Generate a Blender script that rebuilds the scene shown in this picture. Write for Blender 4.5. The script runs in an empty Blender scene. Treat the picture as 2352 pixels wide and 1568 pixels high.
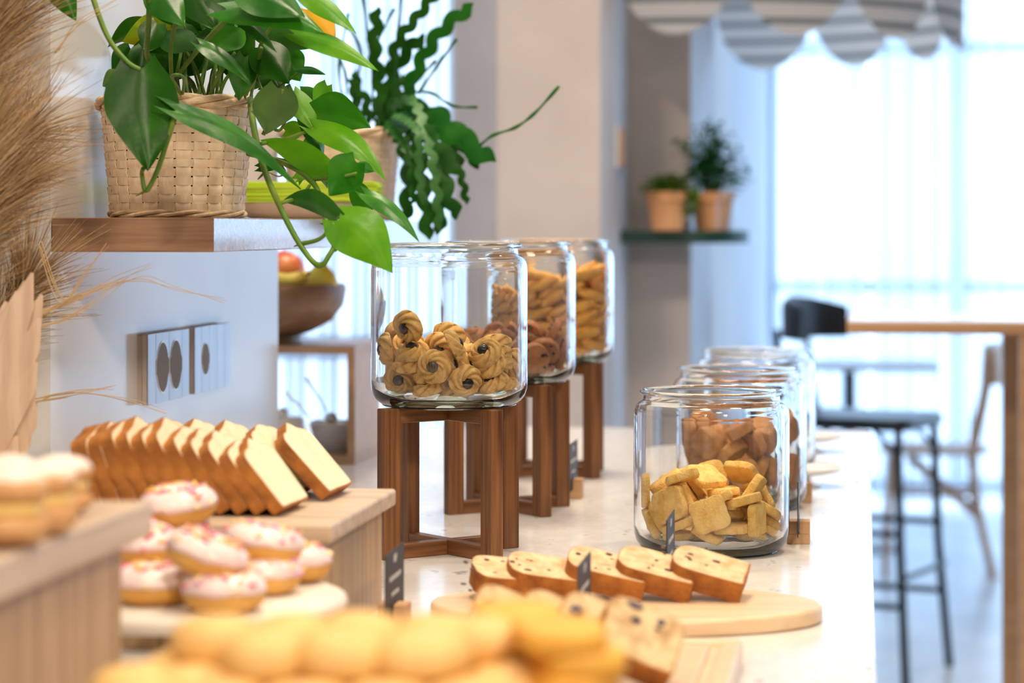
import bpy, math, random
from mathutils import Vector, Matrix, Euler, Quaternion
from mathutils import noise as mnoise
PI = math.pi
sc = bpy.context.scene
COL = sc.collection
rnd = random.Random(7)

# ---------------------------------------------------------------- camera
F = 5553.0            # focal length in pixels of the 2352 px wide frame (85 mm)
VPX, YH = 1985.0, 522.0
TH = math.atan((VPX - 1176.0) / F)
CT = 0.90             # height of the counter top
EYE = CT + 0.374
CT_, ST_ = math.cos(TH), math.sin(TH)
cd = bpy.data.cameras.new('camera')
cd.lens = 85.0; cd.sensor_width = 36.0; cd.sensor_fit = 'HORIZONTAL'
cd.shift_y = -(784.0 - YH) / 2352.0
cd.clip_start = 0.05; cd.clip_end = 200
cd.dof.use_dof = True; cd.dof.focus_distance = 2.70; cd.dof.aperture_fstop = 4.2
cam = bpy.data.objects.new('camera', cd); COL.objects.link(cam)
cam.location = (0, 0, EYE); cam.rotation_euler = (PI / 2, 0, TH)
sc.camera = cam

# ---------------------------------------------------------------- world (overcast daylight)
w = bpy.data.worlds.new('overcast_sky'); sc.world = w; w.use_nodes = True
bg = w.node_tree.nodes['Background']
bg.inputs[0].default_value = (0.56, 0.76, 1.0, 1)
bg.inputs[1].default_value = 3.8

# ---------------------------------------------------------------- ceiling downlights (warm), plus an added side lamp
def downlight(x, y, watts, size=0.36, z=2.93, tint=(1.0, 0.82, 0.63), aim=None, spread=120):
    ld = bpy.data.lights.new('ceiling_downlight', 'AREA'); ld.shape = 'DISK'; ld.size = size
    ld.energy = watts * 0.27; ld.color = tint; ld.spread = math.radians(spread)
    o = bpy.data.objects.new('ceiling_downlight', ld); COL.objects.link(o); o.location = (x, y, z)
    if aim is not None:
        o.rotation_euler = (Vector(aim) - Vector((x, y, z))).to_track_quat('-Z', 'Y').to_euler()
for x, y, e in ((-0.95, 0.75, 17), (0.35, 1.1, 15), (-0.35, 2.2, 30), (-0.5, 3.7, 34), (0.5, 2.9, 22), (0.0, 4.9, 30), (0.7, 7.2, 16)):
    downlight(x, y, e)
downlight(-0.5, -0.6, 26, 0.25, aim=(-0.45, 2.6, 1.0), spread=90)
downlight(1.3, -0.3, 52, 0.45, aim=(-0.6, 2.2, 1.0), spread=80)  # added warm lamp from camera right, brightens faces turned that way
downlight(-0.9, 3.6, 26, 0.2, aim=(-0.75, 5.5, 1.4), spread=100)

sc.view_settings.view_transform = 'Standard'
sc.view_settings.look = 'None'
sc.view_settings.exposure = 0.5
sc.view_settings.gamma = 1.0
sc.view_settings.use_curve_mapping = False
sc.cycles.transparent_max_bounces = 40   # several glass jars stand behind one another
sc.cycles.max_bounces = 16; sc.cycles.transmission_bounces = 16

# ---------------------------------------------------------------- helpers
def at(px, py, d):
    """Point seen at pixel (px, py) of the 2352x1568 photograph, d metres along the view axis."""
    lat = (px - 1176.0) / F * d
    return Vector((lat * CT_ - d * ST_, lat * ST_ + d * CT_, EYE + (YH - py) / F * d))
def on(px, py, h=0.0):
    """Point on the plane h metres above the counter top."""
    return at(px, py, F * (EYE - CT - h) / (py - YH))

class MB:
    def __init__(s): s.v = []; s.f = []
    def add(s, vs, fs):
        b = len(s.v); s.v += [Vector(p) for p in vs]; s.f += [tuple(i + b for i in f) for f in fs]; return s
    def box(s, c, d, rot=None):
        c = Vector(c); hx, hy, hz = d[0] / 2, d[1] / 2, d[2] / 2
        p = [Vector((x, y, z)) for z in (-hz, hz) for y in (-hy, hy) for x in (-hx, hx)]
        if rot is not None: p = [rot @ q for q in p]
        return s.add([q + c for q in p], [(0, 2, 3, 1), (4, 5, 7, 6), (0, 1, 5, 4), (2, 6, 7, 3), (0, 4, 6, 2), (1, 3, 7, 5)])
    def lohi(s, a, b):
        return s.box([(a[i] + b[i]) / 2 for i in range(3)], [abs(b[i] - a[i]) for i in range(3)])
    def lathe(s, prof, n=48, c=(0, 0, 0), fn=None):
        c = Vector(c); vs = []; fs = []
        for r, z in prof:
            for k in range(n):
                a = 2 * PI * k / n
                q = Vector((r * math.cos(a), r * math.sin(a), z))
                if fn: q = fn(q, a, r, z)
                vs.append(c + q)
        for i in range(len(prof) - 1):
            for k in range(n):
                k2 = (k + 1) % n
                fs.append((i * n + k, i * n + k2, (i + 1) * n + k2, (i + 1) * n + k))
        return s.add(vs, fs)
    def tube(s, pts, rad, n=8, cap=True):
        pts = [Vector(p) for p in pts]
        if not hasattr(rad, '__len__'): rad = [rad] * len(pts)
        vs = []; fs = []; up = None
        for i, p in enumerate(pts):
            t = (pts[min(i + 1, len(pts) - 1)] - pts[max(i - 1, 0)])
            t = t.normalized() if t.length > 1e-9 else Vector((0, 0, 1))
            if up is None:
                up = Vector((0, 0, 1)) if abs(t.z) < .9 else Vector((1, 0, 0))
            a = t.cross(up).normalized(); up = a.cross(t).normalized()
            for k in range(n):
                g = 2 * PI * k / n
                vs.append(p + (a * math.cos(g) + up * math.sin(g)) * rad[i])
        for i in range(len(pts) - 1):
            for k in range(n):
                k2 = (k + 1) % n
                fs.append((i * n + k, i * n + k2, (i + 1) * n + k2, (i + 1) * n + k))
        if cap:
            fs.append(tuple(range(n - 1, -1, -1))); m = (len(pts) - 1) * n; fs.append(tuple(m + k for k in range(n)))
        return s.add(vs, fs)
    def prism(s, out, z0, z1, rot=None, c=(0, 0, 0)):
        n = len(out); vs = [Vector((x, y, z0)) for x, y in out] + [Vector((x, y, z1)) for x, y in out]
        if rot is not None: vs = [rot @ q for q in vs]
        vs = [q + Vector(c) for q in vs]
        return s.add(vs, [tuple(range(n - 1, -1, -1)), tuple(n + i for i in range(n))] + [(i, (i + 1) % n, n + (i + 1) % n, n + i) for i in range(n)])
    def ball(s, c, r, seg=14, rings=9, sq=(1, 1, 1), fn=None):
        prof = [(r * math.sin(PI * i / rings), -r * math.cos(PI * i / rings)) for i in range(rings + 1)]
        prof[0] = (1e-5, -r); prof[-1] = (1e-5, r)
        f2 = lambda q, a, rr, z: Vector((q.x * sq[0], q.y * sq[1], q.z * sq[2])) * (fn(q) if fn else 1)
        return s.lathe(prof, seg, c, f2)
    def build(s, name, m, parent=None, smooth=40, bevel=0, world=True, segs=2):
        off = Vector((0, 0, 0))
        if parent is not None and world:
            p = parent
            while p is not None: off += p.location; p = p.parent
        me = bpy.data.meshes.new(name)
        me.from_pydata([tuple(v - off) for v in s.v], [], s.f); me.update()
        if m is not None: me.materials.append(m)
        if smooth:
            me.polygons.foreach_set('use_smooth', [True] * len(me.polygons))
            if smooth < 170: me.set_sharp_from_angle(angle=math.radians(smooth))
        o = bpy.data.objects.new(name, me); COL.objects.link(o)
        if parent is not None: o.parent = parent
        if bevel:
            b = o.modifiers.new('bevel', 'BEVEL'); b.width = bevel; b.segments = segs; b.limit_method = 'ANGLE'; b.angle_limit = math.radians(35)
            b.harden_normals = False
        return o

def tag(o, label=None, cat=None, group=None, kind=None):
    if label: o['label'] = label
    if cat: o['category'] = cat
    if group: o['group'] = group
    if kind: o['kind'] = kind
    return o
def thing(name, loc, label, cat, group=None, rot=None):
    o = bpy.data.objects.new(name, None); COL.objects.link(o); o.location = loc; o.empty_display_size = .02
    if rot is not None:
        o.rotation_euler = rot
    return tag(o, label, cat, group)
def copy_tree(o, parent=None):
    c = o.copy(); COL.objects.link(c); c.parent = parent
    for ch in list(o.children): copy_tree(ch, c)
    return c
def structure(o): return tag(o, kind='structure')
def spline(P, n=8):
    P = [Vector(p) for p in P]; out = []
    for i in range(len(P) - 1):
        p0 = P[max(i - 1, 0)]; p1 = P[i]; p2 = P[i + 1]; p3 = P[min(i + 2, len(P) - 1)]
        for k in range(n):
            t = k / n
            out.append(.5 * ((2 * p1) + (p2 - p0) * t + (2 * p0 - 5 * p1 + 4 * p2 - p3) * t * t + (3 * p1 - p0 - 3 * p2 + p3) * t ** 3))
    out.append(P[-1]); return out
def rrect(w, h, r, n=6, cx=0, cy=0):
    o = []
    for sx, sy, a0 in ((1, 1, 0), (-1, 1, 90), (-1, -1, 180), (1, -1, 270)):
        for k in range(n + 1):
            a = math.radians(a0 + 90 * k / n)
            o.append((cx + sx * (w / 2 - r) + r * math.cos(a), cy + sy * (h / 2 - r) + r * math.sin(a)))
    return o
def ell(a, b, n=64): return [(a * math.cos(2 * PI * k / n), b * math.sin(2 * PI * k / n)) for k in range(n)]
def RZ(a): return Matrix.Rotation(a, 3, 'Z')

# ---------------------------------------------------------------- materials
def nodes_of(name):
    m = bpy.data.materials.new(name); m.use_nodes = True
    nt = m.node_tree; return m, nt, nt.nodes['Principled BSDF'], nt.nodes, nt.links
def M(name, c, c2=None, scale=25, rough=.5, bump=0, bscale=None, stretch=(1, 1, 1), spec=.5, ramp=(.38, .62), rnd_v=0, coat=0, metal=0, sss=0, detail=5, sssr=(.01, .005, .002), third=None):
    m, nt, b, N, L = nodes_of(name)
    tc = N.new('ShaderNodeTexCoord'); mp = N.new('ShaderNodeMapping'); mp.inputs['Scale'].default_value = stretch
    L.new(tc.outputs['Object'], mp.inputs[0])
    col = None
    if c2 is not None:
        ns = N.new('ShaderNodeTexNoise'); ns.inputs['Scale'].default_value = scale; ns.inputs['Detail'].default_value = detail
        L.new(mp.outputs[0], ns.inputs['Vector'])
        cr = N.new('ShaderNodeValToRGB'); e = cr.color_ramp.elements
        e[0].position, e[1].position = ramp; e[0].color = (*c, 1); e[1].color = (*c2, 1)
        if third:
            x = e.new(third[0]); x.color = (*third[1], 1)
        L.new(ns.outputs['Fac'], cr.inputs[0]); col = cr.outputs[0]
    if rnd_v:
        oi = N.new('ShaderNodeObjectInfo'); hs = N.new('ShaderNodeHueSaturation'); mr = N.new('ShaderNodeMapRange')
        mr.inputs[3].default_value = 1 - rnd_v; mr.inputs[4].default_value = 1 + rnd_v
        L.new(oi.outputs['Random'], mr.inputs[0]); L.new(mr.outputs[0], hs.inputs['Value'])
        if col is not None: L.new(col, hs.inputs['Color'])
        else: hs.inputs['Color'].default_value = (*c, 1)
        col = hs.outputs[0]
    if col is not None: L.new(col, b.inputs['Base Color'])
    else: b.inputs['Base Color'].default_value = (*c, 1)
    b.inputs['Roughness'].default_value = rough; b.inputs['Specular IOR Level'].default_value = spec
    b.inputs['Metallic'].default_value = metal; b.inputs['Coat Weight'].default_value = coat; b.inputs['Coat Roughness'].default_value = .12
    if sss:
        b.inputs['Subsurface Weight'].default_value = sss; b.inputs['Subsurface Radius'].default_value = sssr; b.inputs['Subsurface Scale'].default_value = 1
    if bump:
        n2 = N.new('ShaderNodeTexNoise'); n2.inputs['Scale'].default_value = bscale or scale * 3; n2.inputs['Detail'].default_value = 6
        L.new(mp.outputs[0], n2.inputs['Vector'])
        bp = N.new('ShaderNodeBump'); bp.inputs['Strength'].default_value = bump; bp.inputs['Distance'].default_value = .003
        L.new(n2.outputs['Fac'], bp.inputs['Height']); L.new(bp.outputs[0], b.inputs['Normal'])
    return m
def wood(name, c, c2, axis=1, scale=14, rough=.45, bump=.12, coat=0, spec=.5, fine=1.0):
    st = [9 * fine, 9 * fine, 9 * fine]; st[axis] = .7 * fine ** .5
    return M(name, c, c2, scale / 3, rough, bump, scale * 1.6, tuple(st), spec, (.3, .7), coat=coat)
def leafmat(name, c, c2, trans=.35, rough=.32, ramp=(.4, .68), scale=30, c3=None):
    m = M(name, c, c2, scale, rough, .15, 60, ramp=ramp, coat=0, spec=.22, third=c3)
    nt = m.node_tree; N, L = nt.nodes, nt.links; b = N['Principled BSDF']
    t = N.new('ShaderNodeBsdfTranslucent'); t.inputs[0].default_value = (c2[0] * 1.15, c2[1] * 1.15, c2[2], 1)
    mx = N.new('ShaderNodeMixShader'); mx.inputs[0].default_value = trans
    L.new(b.outputs[0], mx.inputs[1]); L.new(t.outputs[0], mx.inputs[2]); L.new(mx.outputs[0], N['Material Output'].inputs[0])
    return m
def thin_glass(name, tint=(.96, .985, .98), ior=1.45, bump=0.0):
    m = bpy.data.materials.new(name); m.use_nodes = True; nt = m.node_tree; N, L = nt.nodes, nt.links
    N.remove(N['Principled BSDF'])
    fr = N.new('ShaderNodeFresnel'); ge = N.new('ShaderNodeNewGeometry'); io = N.new('ShaderNodeMapRange')
    io.inputs[3].default_value = ior; io.inputs[4].default_value = 1 / ior; L.new(ge.outputs['Backfacing'], io.inputs[0]); L.new(io.outputs[0], fr.inputs[0])
    tr = N.new('ShaderNodeBsdfTransparent'); tr.inputs[0].default_value = (*tint, 1)
    gl = N.new('ShaderNodeBsdfGlossy'); gl.inputs['Roughness'].default_value = .02
    mx = N.new('ShaderNodeMixShader'); L.new(fr.outputs[0], mx.inputs[0]); L.new(tr.outputs[0], mx.inputs[1]); L.new(gl.outputs[0], mx.inputs[2])
    if bump:
        ns = N.new('ShaderNodeTexNoise'); ns.inputs['Scale'].default_value = 18; tc = N.new('ShaderNodeTexCoord'); mp = N.new('ShaderNodeMapping'); mp.inputs['Scale'].default_value = (1.6, 1.6, .35)
        L.new(tc.outputs['Object'], mp.inputs[0]); L.new(mp.outputs[0], ns.inputs['Vector'])
        bp = N.new('ShaderNodeBump'); bp.inputs['Strength'].default_value = bump; bp.inputs['Distance'].default_value = .004
        L.new(ns.outputs['Fac'], bp.inputs['Height']); L.new(bp.outputs[0], gl.inputs['Normal']); L.new(bp.outputs[0], fr.inputs['Normal'])
    L.new(mx.outputs[0], N['Material Output'].inputs[0]); return m
def jar_glass(name):
    m, nt, b, N, L = nodes_of(name)
    b.inputs['Base Color'].default_value = (.985, .995, .992, 1); b.inputs['Transmission Weight'].default_value = 1; b.inputs['Roughness'].default_value = 0; b.inputs['IOR'].default_value = 1.45
    tr = N.new('ShaderNodeBsdfTransparent'); mx = N.new('ShaderNodeMixShader'); mx.inputs[0].default_value = .5
    L.new(b.outputs[0], mx.inputs[1]); L.new(tr.outputs[0], mx.inputs[2]); L.new(mx.outputs[0], N['Material Output'].inputs[0]); return m
def real_glass(name, tint=(.93, .98, .97)):
    m, nt, b, N, L = nodes_of(name)
    b.inputs['Base Color'].default_value = (*tint, 1); b.inputs['Transmission Weight'].default_value = 1; b.inputs['Roughness'].default_value = 0; b.inputs['IOR'].default_value = 1.45
    return m
def sheer(name):
    m = bpy.data.materials.new(name); m.use_nodes = True; nt = m.node_tree; N, L = nt.nodes, nt.links
    N.remove(N['Principled BSDF'])
    lw = N.new('ShaderNodeLayerWeight'); lw.inputs[0].default_value = .45
    mr = N.new('ShaderNodeMapRange'); mr.inputs[3].default_value = .70; mr.inputs[4].default_value = 1.0
    L.new(lw.outputs['Facing'], mr.inputs[0])
    tp = N.new('ShaderNodeBsdfTransparent')
    tl = N.new('ShaderNodeBsdfTranslucent'); tl.inputs[0].default_value = (.66, .72, .80, 1)
    df = N.new('ShaderNodeBsdfDiffuse'); df.inputs[0].default_value = (.9, .92, .94, 1)
    m1 = N.new('ShaderNodeMixShader'); m1.inputs[0].default_value = .30; L.new(tl.outputs[0], m1.inputs[1]); L.new(df.outputs[0], m1.inputs[2])
    m2 = N.new('ShaderNodeMixShader'); L.new(mr.outputs[0], m2.inputs[0]); L.new(tp.outputs[0], m2.inputs[1]); L.new(m1.outputs[0], m2.inputs[2])
    L.new(m2.outputs[0], N['Material Output'].inputs[0]); return m

m_white = M('white_lacquer', (.74, .74, .755), (.79, .79, .80), 3, .18, .0, 2)
m_plaster = M('warm_plaster', (.56, .50, .465), (.62, .555, .515), 4, .8, .05, 80)
m_plaster2 = M('daylit_plaster', (.62, .64, .69), (.68, .70, .75), 4, .75, .05, 80)  # bluish window light on the side walls is put into this colour
m_ceil = M('ceiling_paint', (.72, .71, .69), (.76, .75, .73), 3, .85)
m_floor = M('pale_floor_tile', (.52, .545, .57), (.66, .68, .70), 2.2, .28, .03, 30)
m_stone = M('cream_stone', (.40, .40, .41), (.80, .785, .765), 48, .24, .02, 160, (1, .5, 1), .5, (.25, .385), coat=.15, third=(.56, (.74, .72, .70)))
m_oak = wood('pale_oak', (.47, .34, .23), (.68, .54, .40), 1, fine=1.8)
m_oakx = wood('pale_oak_cross', (.46, .335, .225), (.68, .54, .405), 0, fine=1.8)
m_oakz = wood('pale_oak_upright', (.35, .21, .10), (.56, .375, .205), 2, fine=2.2)
m_walnut = wood('walnut_upright', (.075, .024, .007), (.27, .112, .038), 2, rough=.42, fine=3.2)
m_walnutx = wood('walnut_cross', (.075, .024, .007), (.27, .112, .038), 0, rough=.42, fine=3.2)
m_walnuty = wood('walnut_cross_return', (.075, .024, .007), (.27, .112, .038), 1, rough=.42, fine=3.2)
m_shelf = wood('brown_laminate', (.25, .14, .085), (.42, .26, .17), 0, 22, .14, 0, coat=.7, fine=1.8)
m_maple = wood('maple_board', (.66, .45, .26), (.80, .60, .385), 0, 10, .36, fine=1.6)
m_green = M('dark_green_metal', (.010, .055, .045), None, rough=.4)
m_black = M('black_lacquer', (.012, .014, .018), None, rough=.35)
m_terra = M('terracotta', (.62, .30, .13), (.70, .37, .18), 14, .8, .1, 60)
m_porc = M('white_porcelain', (.85, .85, .84), None, rough=.18, coat=.3)
m_bamboo = wood('woven_bamboo', (.68, .50, .33), (.85, .71, .54), 2, 30, .55, .2)
m_bamboo2 = wood('woven_bamboo_band', (.66, .48, .31), (.86, .72, .55), 2, 26, .55, .2)
m_dark = M('dark_liner', (.05, .035, .02), None, rough=.9)
m_soil = M('potting_soil', (.03, .02, .012), (.07, .045, .03), 60, .95, .6, 90)
m_sheer = sheer('sheer_curtain')
m_frame = M('window_frame_grey', (.42, .47, .53), None, rough=.5)
m_glasswall = real_glass('jar_glass', (.992, .998, .996))
m_glass = real_glass('thick_glass', (.95, .99, .98))
m_pane = thin_glass('window_pane_glass', (.97, .985, .99))

# ================================================================ the setting
XW = at(315, 800, 2.91).x              # plane of the socket wall
wn = at(120, 800, 2.60); wf = at(640, 800, 3.61)
XL, XR, YB, YF, ZC = -3.4, 3.9, -2.6, 11.2, 2.95
XS1, XS2 = -0.60, -0.44                # side wall before and after its step
YP = at(1385, 500, 5.55).y             # face of the pier beside the window
YS = at(1500, 500, 6.2).y              # face of the wall step
structure(MB().lohi((XL, YB, -.1), (XR + .3, YF + .3, 0)).build('floor', m_floor, smooth=0))
structure(MB().lohi((XL, YB, ZC), (XR + .3, YF + .3, ZC + .1)).build('ceiling', m_ceil, smooth=0))
structure(MB().lohi((XL - .1, YB, 0), (XL, YP + .3, ZC)).build('wall_left', m_plaster2, smooth=0))
structure(MB().lohi((XL, YB - .1, 0), (XR + .2, YB, ZC)).build('wall_rear', m_plaster, smooth=0))
structure(MB().lohi((XR, YB, 0), (XR + .2, 6.8, ZC)).build('wall_right', m_plaster, smooth=0))
# free-standing socket wall that carries the shelf
structure(MB().lohi((XW - .75, wn.y, CT + .0005), (XW, wf.y, ZC)).build('wall_socket', m_white, smooth=0))
# pier with splayed window reveal, side wall and wall step
xp0 = at(1137, 500, 5.55).x; xr0 = at(1060, 500, 5.72); 
pier = MB()
pier.prism([(xp0, YP), (XS1, YP), (XS1, YP + .32), (xr0.x - .02, YP + .32), (xr0.x - .02, xr0.y)], 0, ZC)
structure(pier.build('wall_pier', m_plaster, smooth=0))
structure(MB().lohi((XS1 - .2, YP + .32, 0), (XS1, YS, ZC)).build('wall_side_near', m_plaster2, smooth=0))
structure(MB().lohi((XS1 - .2, YS, 0), (XS2, YS + .012, ZC)).build('wall_step', m_plaster, smooth=0))
structure(MB().lohi((XS1 - .2, YS + .012, 0), (XS2, YF + .2, ZC)).build('wall_side_far', m_plaster2, smooth=0))

# ---- windows with sheer curtains
def window(n, p0, p1, z0, z1, nv, hz, depth=.06):
    """A glazed opening between plan points p0, p1: frame bars are parts, panes between them too."""
    p0 = Vector((*p0, 0)); p1 = Vector((*p1, 0)); u = (p1 - p0); Ln = u.length; u.normalize(); ang = math.atan2(u.y, u.x); R = RZ(ang)
    root = bpy.data.objects.new('window_%d' % n, None); COL.objects.link(root); root.location = p0; structure(root)
    def bar(a0, a1, b0, b1, nm):
        c = p0 + u * (a0 + a1) / 2 + Vector((0, 0, (b0 + b1) / 2))
        MB().box(c, (a1 - a0, depth, b1 - b0), R).build(nm, m_frame, root, smooth=0)
    bar(0, Ln, z0, z0 + .07, 'frame'); bar(0, Ln, z1 - .07, z1, 'frame')
    xs = [Ln * i / nv for i in range(nv + 1)]
    for i, x in enumerate(xs):
        bar(max(0, x - .035), min(Ln, x + .035), z0 + .07, z1 - .07, 'mullion')
    for h in hz:
        for i in range(nv): bar(xs[i] + .035, xs[i + 1] - .035, h - .03, h + .03, 'transom')
    for i in range(nv):
        c = p0 + u * (xs[i] + xs[i + 1]) / 2 + Vector((0, 0, (z0 + z1) / 2))
        MB().box(c, (xs[i + 1] - xs[i] - .07, .008, z1 - z0 - .14), R).build('pane', m_pane, root, smooth=0)
    return root
window(1, (XL, YP + .28), (xr0.x - .02, YP + .28), .35, 2.75, 3, (.98,))
window(2, (XS2, YF + .1), (XR, YF + .1), .05, 2.8, 5, (1.0, 2.1))
window(3, (XR + .1, YF), (XR + .1, 6.8), .05, 2.8, 4, (1.0,))
structure(MB().lohi((XL, YP + .26, 0), (xr0.x - .02, YP + .36, .35)).lohi((XL, YP + .26, 2.75), (xr0.x - .02, YP + .36, ZC)).build('trim_1', m_plaster2, smooth=0))
structure(MB().lohi((XS2, YF, 2.8), (XR, YF + .2, ZC)).build('trim_2', m_plaster2, smooth=0))
structure(MB().lohi((XR, 6.8, 2.8), (XR + .2, YF, ZC)).build('trim_3', m_plaster2, smooth=0))
def curtain(p0, p1, z0, z1, label, seed, group, pitch=.10, amp=.035):
    p0 = Vector((*p0, 0)); p1 = Vector((*p1, 0)); u = p1 - p0; Ln = u.length; u.normalize(); nrm = Vector((-u.y, u.x, 0))
    n = int(Ln / .011); rr = random.Random(seed); ph = rr.uniform(0, 6); vs = []; fs = []
    lv = [z0, z0 + (z1 - z0) * .35, z0 + (z1 - z0) * .7, z1]
    for j, z in enumerate(lv):
        for i in range(n + 1):
            s = Ln * i / n
            g = s / pitch * 2 * PI + ph + 2.2 * math.sin(s * 3.1 + seed) + 1.3 * math.sin(s * 7.7 + seed * 2)
            a = amp * (.55 + .45 * math.sin(s * 2.3 + seed * 1.7)) * (1 + .12 * (j - 1.5))
            q = p0 + u * (s + .35 * amp * math.sin(2 * g)) + nrm * a * math.sin(g) + Vector((0, 0, z)); vs.append(q)
    for j in range(len(lv) - 1):
        for i in range(n):
            fs.append((j * (n + 1) + i, j * (n + 1) + i + 1, (j + 1) * (n + 1) + i + 1, (j + 1) * (n + 1) + i))
    o = MB().add(vs, fs).build('sheer_curtain', m_sheer, smooth=175)
    return tag(o, label, 'curtain', group)
yc = YP + .16
e = [XL + .02, -2.45, -1.62, xr0.x + .02]
for i, lab in enumerate(('white sheer curtain behind the dried grass and socket wall', 'white sheer curtain behind the fruit bowl and first basket', 'white sheer curtain behind the fishbone cactus next to the pier')):
    curtain((e[i] + .04, yc), (e[i + 1] - .04, yc), .05, 2.85, lab, i + 3, 'sheer curtains at the near window')
ye = YF - .12
e = [XS2 + .02, .02, .45, 1.0, 1.9, 2.8, XR - .06]
labs = ('white sheer curtain hanging next to the potted plants, deepest in the room', 'white sheer curtain behind the black bar stool, under the striped awning', 'white sheer curtain behind the bentwood chair back',
        'white sheer curtain hanging at the right edge of the picture', 'white sheer curtain on the far window, second from its right corner', 'white sheer curtain in the right corner of the far window')
for i in range(6):
    curtain((e[i], ye), (e[i + 1], ye), .03, 2.85, labs[i], i + 11, 'sheer curtains at the far window', .15, .055)
for i in range(2):
    y0 = YF - .35 - i * 1.90
    curtain((XR - .1, y0), (XR - .1, y0 - 1.90), .03, 2.85, 'white sheer curtain along the window wall beyond the tables, number %s from the far corner' % ('one', 'two', 'three', 'four', 'five')[i], i + 31, 'sheer curtains at the side window', .11, .045)

# ---- counter
XE = 0.0098; YE = on(1700, 985).y; YN = .35; XC = XW - .004
ct = thing('serving_counter', (-.4, 2.4, 0), 'long counter with cream speckled stone top carrying all the food', 'counter')
tops = MB().lohi((XC - .8, YN, CT - .03), (XE, YE, CT))
tops.build('worktop', m_stone, ct, smooth=0, bevel=.002)
MB().lohi((XC - .74, YN + .03, 0), (XE - .06, YE - .05, CT - .03)).build('counter_body', m_white, ct, smooth=0)

# ---- thick shelf on the socket wall
SZ = EYE + .0105; s0 = at(505, 540, 2.60); s1 = at(1005, 540, 3.93)
sh = thing('wall_shelf', (XW, s0.y, SZ - .037), 'thick brown wood-grain shelf under the woven planters', 'shelf')
MB().lohi((XW + .001, wn.y + .001, SZ - .037), (s0.x, s1.y, SZ)).build('board', m_shelf, sh, smooth=0, bevel=.0012)

# ---- socket plates on the wall
m_plate = M('brushed_silver_plate', (.42, .43, .47), (.48, .49, .53), 30, .3, .03, 60, (1, 1, .05), metal=.55)
m_taupe = M('taupe_socket', (.21, .18, .155), None, rough=.6, spec=.25)
m_taupe_edge = M('taupe_plate_edge', (.55, .48, .43), None, rough=.45)
def socket_plate(pxa, pya, pxb, hpx, nmod, holes, label):
    da = 2.91 * (VPX - 315) / (VPX - pxa); db = 2.91 * (VPX - 315) / (VPX - pxb)
    A = at(pxa, pya, da); B = at(pxb, pya, db); y0, y1 = A.y, B.y; zt = A.z; hh = hpx / F * da; w_ = y1 - y0
    t = thing('socket_plate', (XW, (y0 + y1) / 2, zt - hh / 2), label, 'power outlet', 'power outlets on the socket wall')
    MB().lohi((XW, y0 + .002, zt - hh + .002), (XW + .006, y1 - .002, zt - .002)).build('mount', m_taupe_edge, t, smooth=0)
    MB().lohi((XW + .006, y0, zt - hh), (XW + .0115, y1, zt)).build('back_plate', m_taupe_edge, t, smooth=0, bevel=.0006)
    # face made of upright strips
    e0 = .18 * w_; cuts = [y0] + [y0 + e0 + (w_ - 2 * e0) * i / nmod for i in range(nmod + 1)] + [y1]
    for i in range(len(cuts) - 1):
        MB().lohi((XW + .0115, cuts[i] + .0003, zt - hh), (XW + .0135, cuts[i + 1] - .0003, zt)).build('face_strip', m_plate, t, smooth=0, bevel=.0003)
    for k in holes:
        c = Vector((XW + .0136, (cuts[k + 1] + cuts[k + 2]) / 2, zt - hh * .5)); r = (cuts[k + 2] - cuts[k + 1]) * .47
        def cl(rr, hw):
            o = []
            for q in range(48):
                a = 2 * PI * q / 48; y = rr * math.cos(a) * .86; z = rr * 1.12 * math.sin(a)
                if abs(z) < rr * .42: y = math.copysign(hw, y)
                o.append((y, z))
            return o
        R = Matrix(((0, 0, 1), (1, 0, 0), (0, 1, 0)))
        fr = MB().prism(cl(r * 1.06, r * 1.03), 0, .0005, R, c).build('socket_rim', m_porc, t, smooth=0)
        MB().prism(cl(r, r * .97), .0003, .0009, R, c).build('socket_insert', m_taupe, t, smooth=0)
    return t
socket_plate(315, 768, 411, 163, 2, (0, 1), 'silver wall socket plate with two dark sockets, nearer the dried grass')
socket_plate(424, 752, 508, 153, 3, (0,), 'silver wall socket plate with a single dark socket')

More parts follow.
